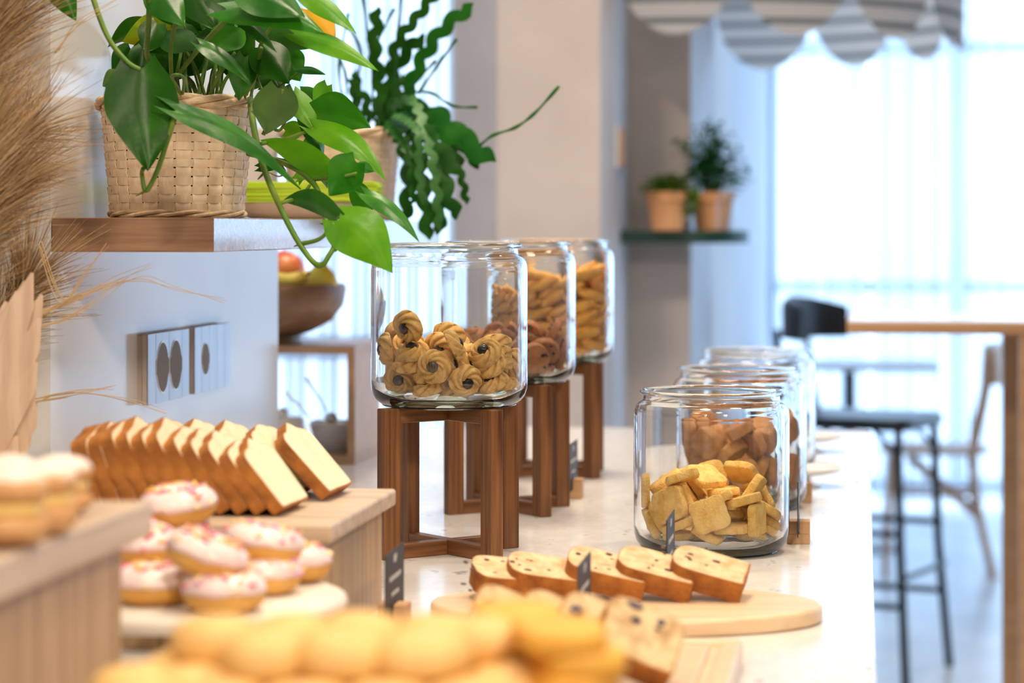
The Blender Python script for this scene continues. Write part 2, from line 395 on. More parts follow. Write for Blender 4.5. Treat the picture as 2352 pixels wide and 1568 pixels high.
# settled biscuit poses per jar: x, y, z above the jar floor, quaternion
SIM = {
    'swirl': [
        (0.0464, 0.0326, 0.0098, 0.445, 0.045, 0.078, -0.891), (0.063, -0.0057, 0.0125, -0.25, 0.151, 0.072, -0.954), (-0.0383, -0.0165, 0.0195, 0.703, 0.591, -0.388, -0.078),
        (-0.0148, -0.0526, 0.0143, 0.939, 0.209, -0.081, -0.262), (0.0153, -0.0359, 0.0064, 0.938, -0, 0, 0.346), (-0.0151, -0.0475, 0.0319, 0.896, 0.136, -0.216, 0.364),
        (-0.0446, 0.0058, 0.0195, 0.643, 0.681, -0.19, -0.294), (0.0199, 0.0261, 0.0195, -0.527, 0.447, -0.548, 0.471), (-0.0367, 0.016, 0.0195, -0.191, 0.295, 0.642, -0.681),
        (-0.0064, 0.0258, 0.0064, -0.702, 0, -0, 0.712), (-0.0244, 0.0086, 0.047, -0.869, 0.001, 0.044, 0.493), (-0.0062, 0.0242, 0.0193, 0.335, -0, 0, -0.942),
        (-0.0056, -0.0069, 0.024, 0.93, 0.36, 0.054, -0.049), (0.0142, 0.0525, 0.0202, 0.596, 0.628, 0.403, -0.296), (-0.0395, 0.0484, 0.0203, -0.09, 0.689, 0.485, -0.531),
        (-0.0005, -0.018, 0.0309, 0.901, 0.342, 0.126, -0.237), (-0.0581, 0.0109, 0.0505, 0.744, 0.114, -0.277, -0.598), (0.0327, 0.005, 0.029, 0.689, 0.497, 0.095, 0.52),
        (0.0396, 0.0638, 0.0303, 0.657, 0.702, -0.198, -0.19), (-0.0335, -0.0538, 0.056, 0.685, 0.121, -0.168, 0.698), (0.0105, -0.0495, 0.0376, 0.616, 0.403, 0.429, 0.524),
        (0.0017, 0.0642, 0.0204, 0.275, 0.38, -0.642, 0.606), (-0.0191, 0.0099, 0.0603, 0.925, -0.037, -0.027, 0.377), (0.0564, -0.0084, 0.0346, 0.201, 0.451, 0.846, -0.203),
        (-0.0024, 0.0468, 0.0424, 0.951, 0.168, -0.209, 0.156), (-0.0056, -0.0283, 0.0573, 0.209, 0.582, 0.701, -0.355), (-0.0285, 0.0569, 0.0217, -0.112, 0.668, 0.513, -0.526),
        (0.0256, -0.0332, 0.0362, -0.739, 0.21, -0.544, 0.336), (0.0177, -0.0609, 0.0627, 0.171, -0.515, 0.045, -0.839), (-0.0425, 0.0474, 0.0474, 0.671, 0.019, -0.046, 0.74),
        (0.0465, -0.0428, 0.054, 0.113, 0.198, 0.407, -0.885), (0.0151, 0.0116, 0.0507, 0.862, -0.043, -0.183, -0.471), (0.0533, 0.0038, 0.0572, 0.038, 0.396, -0.873, 0.283),
        (0.0541, -0.0018, 0.0455, 0.003, 0.284, -0.915, 0.285), (-0.008, 0.0741, 0.039, 0.6, 0.703, -0.248, 0.289), (-0.0699, -0.0268, 0.0545, 0.583, 0.578, -0.447, -0.355),
        (-0.0456, -0.0156, 0.0581, 0.503, 0.484, 0.464, -0.546), (0.0512, -0.0368, 0.0419, 0.536, 0.142, -0.43, 0.712), (-0.0611, 0.0195, 0.0625, 0.656, 0.151, -0.259, -0.693),
        (-0.0035, 0.0455, 0.0573, 0.924, 0.159, -0.219, 0.269), (-0.0381, -0.0604, 0.0816, 0.017, 0.453, 0.673, -0.584), (-0.0628, 0.0113, 0.0787, 0.917, -0.001, -0.299, -0.265),
        (0.0393, 0.0437, 0.0497, 0.664, 0.138, 0.27, -0.684), (0.0031, -0.0226, 0.0689, 0.353, 0.846, 0.339, -0.212), (-0.0634, 0.0322, 0.0204, -0.091, 0.46, -0.366, 0.804),
        (-0.0645, -0.0073, 0.0195, 0.355, 0.683, -0.182, -0.612), (-0.0512, -0.0354, 0.0195, 0.555, 0.516, -0.483, 0.438), (-0.0366, -0.0514, 0.0428, 0.978, 0.204, -0.035, 0.019),
        (-0.0049, -0.0748, 0.038, 0.671, 0.669, 0.202, -0.248), (0.0305, -0.0642, 0.0204, 0.587, 0.635, 0.498, -0.071), (0.0539, -0.0335, 0.0186, 0.79, 0.029, -0.3, 0.534),
        (0.0696, 0.0273, 0.0352, -0.314, 0.465, 0.495, -0.663),
    ],
    'chip': [
        (0.0049, 0.0186, 0.0054, 0.957, -0, -0, 0.289), (-0.037, 0.0327, 0.0054, 0.6, 0, -0, 0.8), (-0.0008, -0.0723, 0.0226, 0.525, 0.674, -0.424, 0.3),
        (0.0442, -0.0207, 0.0054, 0.729, 0, -0, 0.685), (-0.0089, 0.0171, 0.0163, 0.915, 0, 0, -0.403), (0.039, 0.0351, 0.0117, 0.753, 0.036, 0.144, 0.641),
        (0.0026, 0.0615, 0.0184, 0.279, -0.924, 0.155, -0.212), (-0.0427, -0.043, 0.0224, 0.063, -0.188, -0.725, 0.66), (-0.047, -0.01, 0.011, 0.06, 0.069, 0.112, -0.99),
        (0.0512, -0.0361, 0.0313, 0.215, 0.222, 0.875, -0.371), (-0.0133, 0.0111, 0.0272, 0, -0.775, -0.632, -0), (-0.036, 0.049, 0.0215, 0.075, 0.304, 0.907, -0.28),
        (0.0079, -0.0407, 0.0111, 0.134, -0.599, 0.789, -0.021), (-0.0292, 0.0542, 0.0309, 0.466, -0.125, 0.262, 0.836), (-0.0344, -0.0185, 0.039, 0.723, -0.193, -0.546, 0.377),
        (0.033, -0.0104, 0.0232, 0.272, 0.94, 0.207, -0.003), (0.0051, -0.0432, 0.0387, 0.187, -0.111, -0.897, 0.384), (-0.0591, 0.0152, 0.0232, 0.13, 0.168, 0.967, -0.142),
        (0.0721, 0.0055, 0.0226, 0.332, -0.7, 0.382, -0.505), (-0.0575, 0.0207, 0.0401, 0.68, -0.112, -0.082, 0.72), (0.0612, -0.0159, 0.055, 0.376, -0.67, 0.535, -0.351),
        (0.0634, 0.0033, 0.0311, 0.133, -0.585, -0.149, 0.786), (-0.0622, -0.0145, 0.0355, 0.5, 0.548, 0.162, -0.651), (0.0437, 0.0427, 0.0208, 0.987, -0.058, 0.137, 0.056),
        (0.0256, -0.0122, 0.0485, 0.21, 0.626, -0.75, -0.031), (-0.0569, 0.0221, 0.0516, 0.131, 0.425, 0.894, 0.044), (0.0309, 0.0149, 0.0507, 0.312, 0.817, 0.298, -0.383),
        (0.003, -0.0109, 0.045, 0.212, 0.524, -0.825, -0.003), (0.0044, 0.0332, 0.0392, 0.901, -0.159, 0.399, -0.062), (-0.0153, 0.0688, 0.0481, 0.806, -0.521, -0.219, -0.179),
        (-0.0419, -0.0552, 0.0245, 0.653, 0.651, -0.37, 0.111), (-0.0024, -0.0523, 0.0359, 0.873, -0.286, 0.318, 0.235), (0.0413, -0.0581, 0.0227, 0.581, 0.77, 0.229, 0.133),
    ],
    'short': [
        (-0.0354, -0.029, 0.0117, 0.729, 0.124, 0.013, -0.673), (-0.0045, -0.0034, 0.0049, 0.086, 0, 0, 0.996), (0.0395, -0.0154, 0.0102, 0.428, 0.092, 0.026, 0.899),
        (-0.0596, 0.0081, 0.0205, 0.821, -0.15, 0.49, 0.251), (-0.0001, -0.0488, 0.0138, 0.153, 0.628, -0.738, -0.194), (-0.0023, 0.0625, 0.022, 0.107, -0.027, -0.867, 0.485),
        (0.0552, -0.0021, 0.018, 0.272, 0.087, -0.953, 0.104), (0.0108, 0.0206, 0.0129, 0.93, -0.128, 0.073, 0.338), (0.0259, -0.0494, 0.0216, 0.008, 0.754, 0.657, 0.029),
        (0.0607, 0.0071, 0.024, 0.728, -0.267, 0.115, -0.621), (-0.0204, 0.0498, 0.0227, 0.734, -0.529, 0.236, -0.355), (-0.0757, -0.0102, 0.0587, 0.535, -0.535, 0.463, -0.463),
        (-0.0374, 0.0334, 0.0145, 0.867, -0.03, -0.196, -0.456), (0.0105, 0.0009, 0.0321, 0.897, -0.142, -0.109, -0.403), (0.0287, 0.0389, 0.0162, 0.909, -0.156, 0.169, 0.346),
        (-0.042, 0.0254, 0.0305, 0.954, 0.013, -0.062, 0.295), (0.0165, -0.0214, 0.0303, 0.964, -0.179, -0.006, 0.195), (-0.05, 0.0245, 0.0447, 0.017, -0.997, -0.035, 0.065),
        (-0.0388, -0.0166, 0.0457, 0.047, 0.821, -0.182, -0.539), (0.0161, 0.074, 0.0322, 0.711, -0.695, 0.099, -0.044), (0.0458, 0.0456, 0.0254, 0.414, 0.824, -0.374, -0.101),
        (-0.0376, -0.0479, 0.0497, 0.289, 0.024, 0.711, 0.641), (-0.0437, 0.0532, 0.0576, 0.007, 0.214, -0.614, -0.759), (-0.0429, -0.0603, 0.0481, 0.305, 0.067, 0.738, 0.598),
        (0.0121, 0.0418, 0.0434, 0.949, 0.278, -0.132, 0.071), (0.0388, -0.0397, 0.0523, 0.029, 0.99, -0.003, 0.14), (-0.0279, 0.0116, 0.0556, 0.357, -0.581, -0.658, 0.319),
        (0.0474, 0.0057, 0.0578, 0.019, 0.469, -0.138, -0.872), (0.0103, 0.0054, 0.045, 0.08, -0.064, 0.072, 0.992), (0.0088, -0.0446, 0.0517, 0.694, 0.177, -0.228, -0.659),
        (-0.021, 0.0256, 0.0636, 0.586, -0.373, 0.297, -0.655), (-0.0538, 0.0114, 0.0675, 0.044, -0.952, -0.061, -0.297), (0.0141, 0.0047, 0.0556, 0.674, -0.095, 0.017, 0.732),
        (0.0527, 0.045, 0.0466, 0.295, 0.81, 0.17, -0.478), (-0.0064, -0.0012, 0.0756, 0.1, 0.347, -0.903, -0.235), (0.0334, 0.0543, 0.0745, 0.104, -0.246, -0.901, 0.341),
        (-0.0047, 0.0691, 0.0669, 0.34, -0.487, -0.645, -0.481), (-0.03, -0.0467, 0.0784, 0.635, -0.189, -0.042, 0.748), (-0.0683, -0.0168, 0.0197, 0.461, 0.636, -0.501, -0.363),
        (-0.0522, -0.0263, 0.0352, 0.631, 0.509, 0.243, 0.533), (-0.0303, -0.0538, 0.0263, 0.949, 0.027, -0.202, -0.24), (0.0029, -0.0747, 0.0395, 0.729, 0.659, -0.09, 0.162),
        (0.0542, -0.0434, 0.0311, 0.567, 0.568, 0.411, 0.432), (0.0622, -0.0024, 0.0377, 0.723, 0.074, 0.282, 0.626),
    ],
    'finger': [
        (-0.0524, 0.0212, 0.0088, 0.671, 0.183, 0.194, 0.692), (-0.0135, 0.0058, 0.0097, 0.341, 0.088, -0.036, -0.935), (0.0506, 0.0079, 0.0093, 0.965, 0.192, -0.089, -0.157),
        (-0.0012, 0.0367, 0.0086, 0.012, -0.011, 0.066, 0.998), (-0.0045, -0.074, 0.0208, 0.826, -0.548, 0.124, 0.051), (-0.0203, 0.0549, 0.0088, 0.018, -0.016, -0.964, 0.266),
        (-0.0104, -0.0517, 0.0095, 0.918, 0.031, 0.079, 0.387), (0.0014, 0.0698, 0.0119, 0.05, -0.144, -0.852, -0.5), (0.0539, 0.0293, 0.0095, 0.946, 0.099, -0.09, -0.294),
        (-0.0368, -0.0365, 0.016, 0.424, -0.333, -0.173, 0.824), (0.0234, -0.0172, 0.0112, 0.385, -0.661, -0.613, 0.198), (-0.0111, -0.0221, 0.0088, 0.475, -0.128, 0.233, -0.839),
        (0.0256, -0.0566, 0.0086, 0.01, 0.122, -0.99, 0.067), (-0.0686, 0.015, 0.0182, 0.703, -0.022, 0.374, -0.605), (0.0556, -0.0037, 0.0261, 0.001, 0.402, 0.914, -0.057),
        (-0.0099, 0.0256, 0.0229, 0.458, 0.839, 0.001, 0.294), (-0.0022, -0.0548, 0.028, 0.384, 0.007, 0.279, 0.88), (-0.0224, 0.0498, 0.0267, 0.387, -0.402, 0.688, -0.464),
        (-0.0522, -0.0457, 0.0108, 0.153, -0.474, -0.757, 0.423), (-0.0402, 0.0051, 0.0228, 0.072, -0.875, 0.477, 0.031), (0.0072, 0.0487, 0.0232, 0.921, 0.24, 0.306, 0.04),
        (0.0081, -0.0273, 0.0211, 0.643, 0.008, -0.003, 0.766), (0.062, -0.0357, 0.0162, 0.2, 0.501, -0.834, -0.117), (0.0417, 0.0587, 0.0158, 0.905, -0.25, 0.174, -0.296),
        (-0.0276, 0.0154, 0.0327, 0.306, -0.881, 0.354, 0.073), (0.0255, 0.0256, 0.0202, 0.788, 0.462, 0.131, 0.384), (0.0205, -0.0191, 0.0339, 0.35, -0.756, -0.427, 0.351),
        (0.0184, -0.0567, 0.041, 0.819, -0.039, 0.4, 0.411), (0.0438, 0.0266, 0.0338, 0.185, 0.053, -0.863, -0.468), (-0.0743, -0.0043, 0.0264, 0.249, 0.64, 0.464, 0.559),
        (0.0404, -0.028, 0.0193, 0.357, -0.617, 0.558, -0.425), (0.0132, 0.0587, 0.0375, 0.03, 0.967, -0.242, -0.08), (0.056, -0.0171, 0.0416, 0.282, -0.814, -0.508, 0.001),
        (-0.0158, -0.0239, 0.0341, 0.187, 0.912, 0.357, 0.077), (-0.0178, 0.0085, 0.0485, 0.561, 0.146, 0.185, 0.794), (-0.0462, 0.0572, 0.0239, 0.114, -0.933, -0.34, -0.04),
        (0.0465, 0.0572, 0.0341, 0.898, -0.285, 0.074, -0.327), (-0.0434, 0.0063, 0.0406, 0.272, -0.017, -0.282, 0.92), (0.0047, 0.0556, 0.0552, 0.362, -0.134, 0.562, -0.731),
        (0.0481, -0.056, 0.0364, 0.644, 0.682, 0.235, 0.255), (0.0571, 0.0478, 0.0589, 0.086, -0.456, -0.644, 0.608), (-0.0301, 0.0485, 0.0437, 0.722, -0.597, -0.35, 0.015),
        (0.0422, -0.0019, 0.0415, 0.196, 0.552, -0.694, -0.419), (0.0018, 0.0156, 0.0417, 0.654, 0.578, 0.046, -0.486), (0.0334, 0.0386, 0.0472, 0.001, -0.047, -0.847, 0.53),
        (-0.0435, -0.0166, 0.0296, 0.188, 0.316, 0.532, -0.762), (-0.0533, -0.0198, 0.0445, 0.434, -0.224, -0.367, 0.792), (0.0178, -0.0023, 0.0472, 0.402, -0.073, 0.242, -0.88),
        (0.0346, 0.064, 0.0713, 0.637, -0.106, 0.763, 0.036), (-0.0098, 0.0738, 0.0591, 0.054, -0.193, 0.539, 0.818), (-0.0125, -0.0729, 0.0421, 0.565, 0.821, -0.08, -0.037),
        (-0.0073, 0.0082, 0.0637, 0.104, 0.08, -0.991, 0.037), (-0.0541, -0.0453, 0.0295, 0.284, 0.224, 0.622, 0.694), (0.0507, -0.0013, 0.0586, 0.575, -0.243, 0.322, -0.711),
        (0.0178, -0.0564, 0.0653, 0.624, 0.656, 0.404, -0.132), (-0.0559, 0.0486, 0.043, 0.289, 0.302, -0.742, -0.523), (-0.0148, -0.0722, 0.0636, 0.195, 0.098, 0.976, -0.024),
        (0.0447, -0.0586, 0.057, 0.154, -0.327, 0.924, 0.124), (0.0616, -0.0275, 0.0543, 0.842, 0.318, 0.023, 0.434), (-0.0453, 0.0374, 0.0562, 0.273, -0.705, -0.612, 0.23),
        (0.0417, 0.0442, 0.0706, 0.928, 0.263, -0.265, 0.007), (0.0375, 0.0253, 0.0639, 0.012, -0.281, 0.125, 0.951), (0.0714, 0.0199, 0.0497, 0.457, 0.516, -0.54, 0.483),
        (-0.0288, 0.044, 0.0643, 0.137, 0.691, -0.68, -0.202), (-0.063, -0.0379, 0.0467, 0.157, 0.47, 0.86, 0.118), (-0.012, -0.0431, 0.0459, 0.295, -0.029, 0.387, -0.873),
        (0.0276, -0.0166, 0.0572, 0.529, 0.105, -0.286, 0.792), (0.0737, -0.0046, 0.0795, 0.669, 0.137, 0.173, -0.71), (-0.0674, 0.0298, 0.0643, 0.211, 0.806, 0.553, -0.008),
        (0.0618, -0.04, 0.092, 0.093, -0.872, -0.459, 0.143), (-0.0291, -0.0369, 0.0587, 0.679, -0.684, -0.134, 0.229), (0.0212, -0.036, 0.0639, 0.126, 0.99, -0.057, -0.009),
        (-0.0137, 0.0486, 0.0732, 0.355, 0.607, -0.576, -0.416), (0.009, -0.0097, 0.0782, 0.027, 0.823, -0.1, 0.558), (-0.0149, -0.0518, 0.0625, 0.139, 0.051, -0.949, -0.279),
        (0.0339, -0.0176, 0.0753, 0.18, -0.078, 0.306, -0.932), (0.024, 0.0152, 0.0778, 0.633, 0.438, -0.521, -0.369), (-0.028, -0.0091, 0.0593, 0.09, -0.215, -0.394, 0.889),
        (0.038, -0.0638, 0.0732, 0.131, 0.26, -0.553, -0.781), (-0.0414, 0.0609, 0.0785, 0.091, 0.947, 0.274, 0.138), (0.045, 0.027, 0.0884, 0.666, -0.399, -0.472, 0.419),
        (0.0422, -0.0371, 0.0791, 0.989, -0.119, 0.078, 0.043), (0.0043, 0.0333, 0.0736, 0.686, -0.059, 0.024, 0.725), (0.0598, 0.018, 0.0933, 0.693, 0.349, 0.112, 0.621),
        (-0.0218, 0.0171, 0.0816, 0.028, -0.245, 0.033, 0.969), (-0.0542, -0.0152, 0.0661, 0.538, -0.337, -0.268, 0.725), (-0.0151, -0.0034, 0.0812, 0.171, 0.156, 0.02, -0.973),
        (-0.0696, -0.0252, 0.0757, 0.722, -0.387, 0.363, -0.444), (-0.0099, -0.0367, 0.077, 0.929, -0.274, 0.025, -0.246), (0.0706, -0.021, 0.1048, 0.261, 0.543, -0.789, -0.117),
        (0.0225, -0.0486, 0.0946, 0.963, 0.173, -0.052, 0.2), (-0.0731, -0.0059, 0.0568, 0.055, 0.675, 0.734, -0.052), (0.0249, 0.0183, 0.0967, 0.017, 0.271, 0.8, -0.536),
        (-0.0049, -0.0038, 0.101, 0.714, 0.187, 0.003, -0.675), (-0.0471, -0.0142, 0.0843, 0.06, 0.338, 0.927, -0.153), (0.0348, -0.0238, 0.092, 0.141, 0.037, -0.864, -0.483),
        (-0.0228, -0.0049, 0.0977, 0.461, -0.45, -0.534, 0.547), (-0.0194, 0.0358, 0.0892, 0.932, 0.168, -0.301, -0.112), (-0.0427, 0.0318, 0.0906, 0.726, 0.285, -0.199, -0.594),
        (-0.0625, -0.0224, 0.0924, 0.209, 0.409, 0.51, 0.727), (-0.0224, -0.0468, 0.0995, 0.989, -0.099, -0.066, -0.091), (-0.0297, 0.0431, 0.103, 0.549, 0.249, 0.565, 0.564),
        (-0.061, 0.019, 0.0816, 0.415, -0.005, -0.512, -0.753), (0.0185, 0.0557, 0.0806, 0.199, 0.411, 0.812, 0.364), (0.0229, -0.071, 0.0954, 0.546, 0.789, -0.022, 0.281),
        (-0.0245, -0.0532, 0.0827, 0.877, 0.175, -0.17, -0.413), (-0.0042, 0.0583, 0.1089, 0.13, -0.082, -0.238, 0.959), (-0.0396, -0.0629, 0.0899, 0.791, 0.531, -0.263, -0.149),
        (0.0742, 0.0039, 0.1144, 0.467, -0.508, -0.322, 0.648), (0.0169, -0.0372, 0.11, 0.771, -0.633, -0.037, -0.063), (0.0546, -0.0162, 0.1147, 0.492, -0.328, 0.121, -0.797),
        (-0.0399, 0.016, 0.1077, 0.549, 0.534, -0.432, -0.476), (-0.072, 0.0186, 0.1021, 0.637, -0.032, -0.416, -0.648), (0.0266, -0.0018, 0.1067, 0.34, 0.101, 0.143, 0.924),
        (-0.0527, 0.0014, 0.0992, 0.193, -0.64, -0.682, 0.296), (0.0496, -0.0551, 0.1233, 0.335, -0.142, 0.567, -0.739), (0.052, 0.0054, 0.1241, 0.967, 0.039, -0.208, -0.142),
        (-0.0437, -0.0374, 0.117, 0.525, 0.647, 0.551, -0.052), (-0.0204, -0.0272, 0.115, 0.384, 0.388, -0.597, -0.588), (-0.0007, 0.0489, 0.0908, 0.556, -0.785, 0.234, -0.141),
        (0.0159, -0.0605, 0.1092, 0.139, 0.322, -0.319, -0.88), (0.0003, 0.0739, 0.0961, 0.407, 0.913, 0.002, -0.007), (0.0322, 0.0398, 0.1024, 0.247, 0.397, 0.864, 0.185),
        (-0.062, -0.0195, 0.1156, 0.363, -0.59, 0.57, -0.442), (0.0042, 0.001, 0.119, 0.075, -0.644, -0.714, -0.264), (-0.0439, 0.0353, 0.1263, 0.122, -0.457, 0.626, -0.62),
        (-0.0068, 0.0339, 0.1185, 0.968, -0.161, 0.136, 0.137), (-0.0615, 0.0418, 0.1105, 0.514, -0.71, -0.258, 0.406), (-0.0092, -0.0533, 0.1186, 0.786, -0.551, -0.255, 0.118),
        (-0.029, 0.0123, 0.1286, 0.011, 0.988, -0.045, 0.15), (-0.0014, -0.0635, 0.1327, 0.057, 0.182, -0.98, -0.06), (0.0001, -0.0738, 0.1174, 0.2, 0.022, 0.975, -0.09),
        (-0.0542, -0.0514, 0.1072, 0.676, 0.585, -0.44, -0.083), (0.0519, 0.0417, 0.1167, 0.65, -0.495, 0.466, -0.339), (0.0661, 0.0321, 0.1306, 0.009, -0.532, -0.842, -0.087),
        (0.0241, 0.0665, 0.1105, 0.06, -0.239, -0.955, -0.164), (-0.0255, 0.0695, 0.129, 0.666, 0.616, 0.4, -0.133), (0.0066, -0.0271, 0.1243, 0.287, -0.924, -0.152, 0.2),
        (0.0205, 0.0133, 0.128, 0.676, -0.515, 0.375, -0.37), (0.0345, 0.0276, 0.1228, 0.329, -0.041, 0.943, 0.02), (-0.0278, -0.0301, 0.1333, 0.623, 0.575, 0.394, 0.355),
        (-0.0348, -0.0127, 0.1228, 0.293, 0.294, -0.843, -0.342), (-0.0512, 0.0003, 0.1327, 0.956, -0.244, -0.109, -0.125), (0.0162, 0.0533, 0.1311, 0.73, 0.433, -0.345, -0.4),
        (-0.0691, 0.0272, 0.1338, 0.661, 0.491, 0.461, 0.331),
    ],
    'brown': [
        (-0.007, -0.0471, 0.0107, 0.997, -0.003, 0.043, 0.059), (-0.0188, -0.0163, 0.0227, 0.712, -0.25, -0.306, -0.58), (0.011, 0.0576, 0.0141, 0.098, -0.014, -0.146, 0.984),
        (-0.0278, 0.0048, 0.0247, 0.638, -0.322, 0.228, 0.662), (0.0347, -0.0185, 0.0174, 0.976, -0.012, 0.209, 0.058), (0.0561, 0.0257, 0.0281, 0.283, -0.798, 0.388, -0.364),
        (-0.0612, 0.0112, 0.0211, 0.509, -0.577, -0.479, 0.423), (0.0483, 0.0207, 0.046, 0.306, -0.772, 0.438, -0.345), (-0.049, -0.0338, 0.0233, 0.188, -0.678, -0.186, -0.685),
        (-0.0272, 0.0246, 0.0296, 0.728, -0.352, 0.178, 0.561), (0.0681, -0.0209, 0.0398, 0.728, -0.158, -0.667, -0.006), (0.0224, 0.043, 0.0407, 0.702, -0.541, -0.386, 0.257),
        (-0.0125, -0.0388, 0.0449, 0.53, 0.259, -0.247, 0.768), (0.041, -0.033, 0.047, 0.572, -0.383, -0.386, 0.614), (0.0021, 0.0459, 0.0633, 0.653, 0.166, -0.22, -0.706),
        (-0.0351, 0.0484, 0.0323, 0.848, -0.452, -0.16, -0.225), (0.016, -0.0701, 0.041, 0.574, -0.461, -0.533, -0.416), (-0.0538, 0.0245, 0.0586, 0.808, 0.06, -0.195, 0.552),
        (0.0294, -0.0458, 0.0854, 0.692, -0.529, 0.148, -0.469), (-0.0086, 0.0407, 0.0779, 0.25, 0.558, 0.782, 0.118), (-0.0555, 0.0132, 0.0733, 0.972, 0.174, -0.106, -0.118),
        (-0.0034, -0.0522, 0.0723, 0.887, -0.256, -0.294, 0.249), (-0.013, 0.0525, 0.0944, 0.223, 0.695, 0.664, 0.162), (0.0484, -0.031, 0.0912, 0.499, 0.812, -0.273, -0.132),
        (-0.0506, 0.0202, 0.1122, 0.094, 0.602, -0.379, 0.696), (-0.0394, -0.057, 0.0866, 0.41, 0.065, -0.767, 0.489), (-0.0534, 0.0442, 0.1043, 0.698, 0.518, 0.488, 0.083),
        (-0.0455, -0.0178, 0.1003, 0.61, 0.168, -0.772, -0.055), (-0.0238, -0.0243, 0.0897, 0.783, -0.16, 0.591, -0.11), (0.0076, -0.0569, 0.1064, 0.726, 0.166, -0.193, -0.639),
        (0.0209, 0.0539, 0.0957, 0.545, -0.369, 0.299, -0.691), (-0.0693, -0.0156, 0.0962, 0.671, 0.222, -0.707, -0.013), (0.0445, 0.0239, 0.072, 0.436, -0.458, 0.76, -0.151),
        (0.0027, 0.0041, 0.0639, 0.56, -0.776, 0.113, 0.265), (0.0557, -0.0165, 0.0979, 0.191, -0.174, -0.838, 0.48), (0.0473, 0.0218, 0.1073, 0.276, -0.944, 0.138, 0.117),
    ],
    'brown2': [
        (-0.0449, 0.0055, 0.0202, 0.695, -0.695, 0.129, -0.129), (-0.0043, -0.0185, 0.0087, 0.211, -0, 0, 0.977), (0.0453, -0.0207, 0.0232, 0.378, -0.598, -0.378, -0.598),
        (0.0342, 0.0161, 0.0087, 0, 0.029, 1, -0), (-0.0275, -0.0501, 0.0385, 0.168, -0.965, 0.199, -0.038), (-0.0266, 0.0311, 0.0176, 0.256, 0.949, -0.176, -0.047),
        (-0.034, -0.0437, 0.0212, 0.239, -0.031, -0.169, 0.956), (0.0173, -0.0581, 0.0232, 0.426, 0.564, -0.426, 0.564), (0.0359, -0.0354, 0.0232, 0.378, -0.598, -0.378, -0.598),
        (0.0296, 0.0453, 0.0261, 0.781, -0, 0, 0.625), (0.0511, 0.0518, 0.058, 0.274, 0.652, 0.274, -0.652), (0.0457, -0.0353, 0.0696, 0.427, -0.564, -0.427, -0.564),
        (-0.011, 0.0705, 0.0322, 0.027, -0.074, 0.696, -0.714), (-0.0392, 0.035, 0.0383, 0.638, -0.231, -0.121, -0.724), (0.0123, 0.0431, 0.0435, 0, 0.982, 0.187, 0),
        (0.0181, -0.0521, 0.0666, 0.55, 0.55, -0.445, -0.445), (-0.0123, -0.0593, 0.0804, 0.001, -0.455, -0.131, -0.881), (-0.0538, -0.0217, 0.0529, 0.293, 0.491, -0.287, -0.768),
        (0.0601, 0.0061, 0.0475, 0.202, -0.873, 0.122, -0.427), (-0.046, 0.0519, 0.0705, 0.474, -0.771, -0.003, 0.425), (-0.0646, -0.0071, 0.0677, 0.552, 0.33, 0.753, 0.14),
        (0.0428, 0.0237, 0.0839, 0.03, -0.317, -0.903, -0.29), (-0.0198, 0.017, 0.0726, 0.117, 0.611, 0.763, 0.178), (0.0213, 0.0232, 0.0607, 0.984, 0.126, 0.067, -0.108),
        (0.0044, 0.0692, 0.0819, 0.719, 0.62, 0.169, -0.265), (0.0281, 0.0014, 0.088, 0.192, -0.227, 0.907, 0.298),
    ],
}

# ================================================================ jars, stands, biscuits
JAR_H = .186
m_foot = real_glass('green_tinged_glass', (.72, .94, .91))
def jar_profile():
    o = [(.0005, .004), (.05, .004), (.066, .001), (.0735, .0), (.0775, .002), (.0835, .0065), (.0875, .0125), (.0895, .020), (.09, .028), (.09, .155), (.0893, .162), (.0868, .168), (.0830, .1715), (.0800, .1730), (.0790, .1755), (.0790, .180)]
    i = [(.0765, .180), (.0765, .1745), (.0785, .171), (.0825, .168), (.0855, .163), (.0867, .156), (.0869, .03), (.0858, .021), (.082, .0125), (.075, .0092), (.0005, .0088)]
    return o + i
jar_me = None
def jar(p, h0, label):
    global jar_me
    t = thing('glass_jar', Vector((p.x, p.y, CT + h0)), label, 'jar', 'glass biscuit jars')
    if jar_me is None:
        a = MB().lathe(jar_profile(), 96).build('jar_wall', m_glasswall, t, 60, world=False)
        rim = []
        for k in range(13):
            g = -PI / 2 + 2 * PI * k / 12
            rim.append((.0793 + .0042 * math.cos(g), .1828 + .0032 * math.sin(g)))
        b = MB().lathe(rim, 96).build('rim', m_glass, t, 175, world=False)
        c = MB().lathe([(.0505, .0035), (.058, .0006), (.0735, -.0006), (.0768, .0008), (.076, .0028), (.066, .0042), (.0505, .0035)], 120, fn=lambda q, a, r, z: q * (1 + (.006 if r > .07 and int(a * 120 / 2 / PI) % 2 else 0))).build('foot_ring', m_foot, t, 60, world=False)
        jar_me = (a, b, c)
    else:
        for s in jar_me:
            q = s.copy(); COL.objects.link(q); q.parent = t
    return t

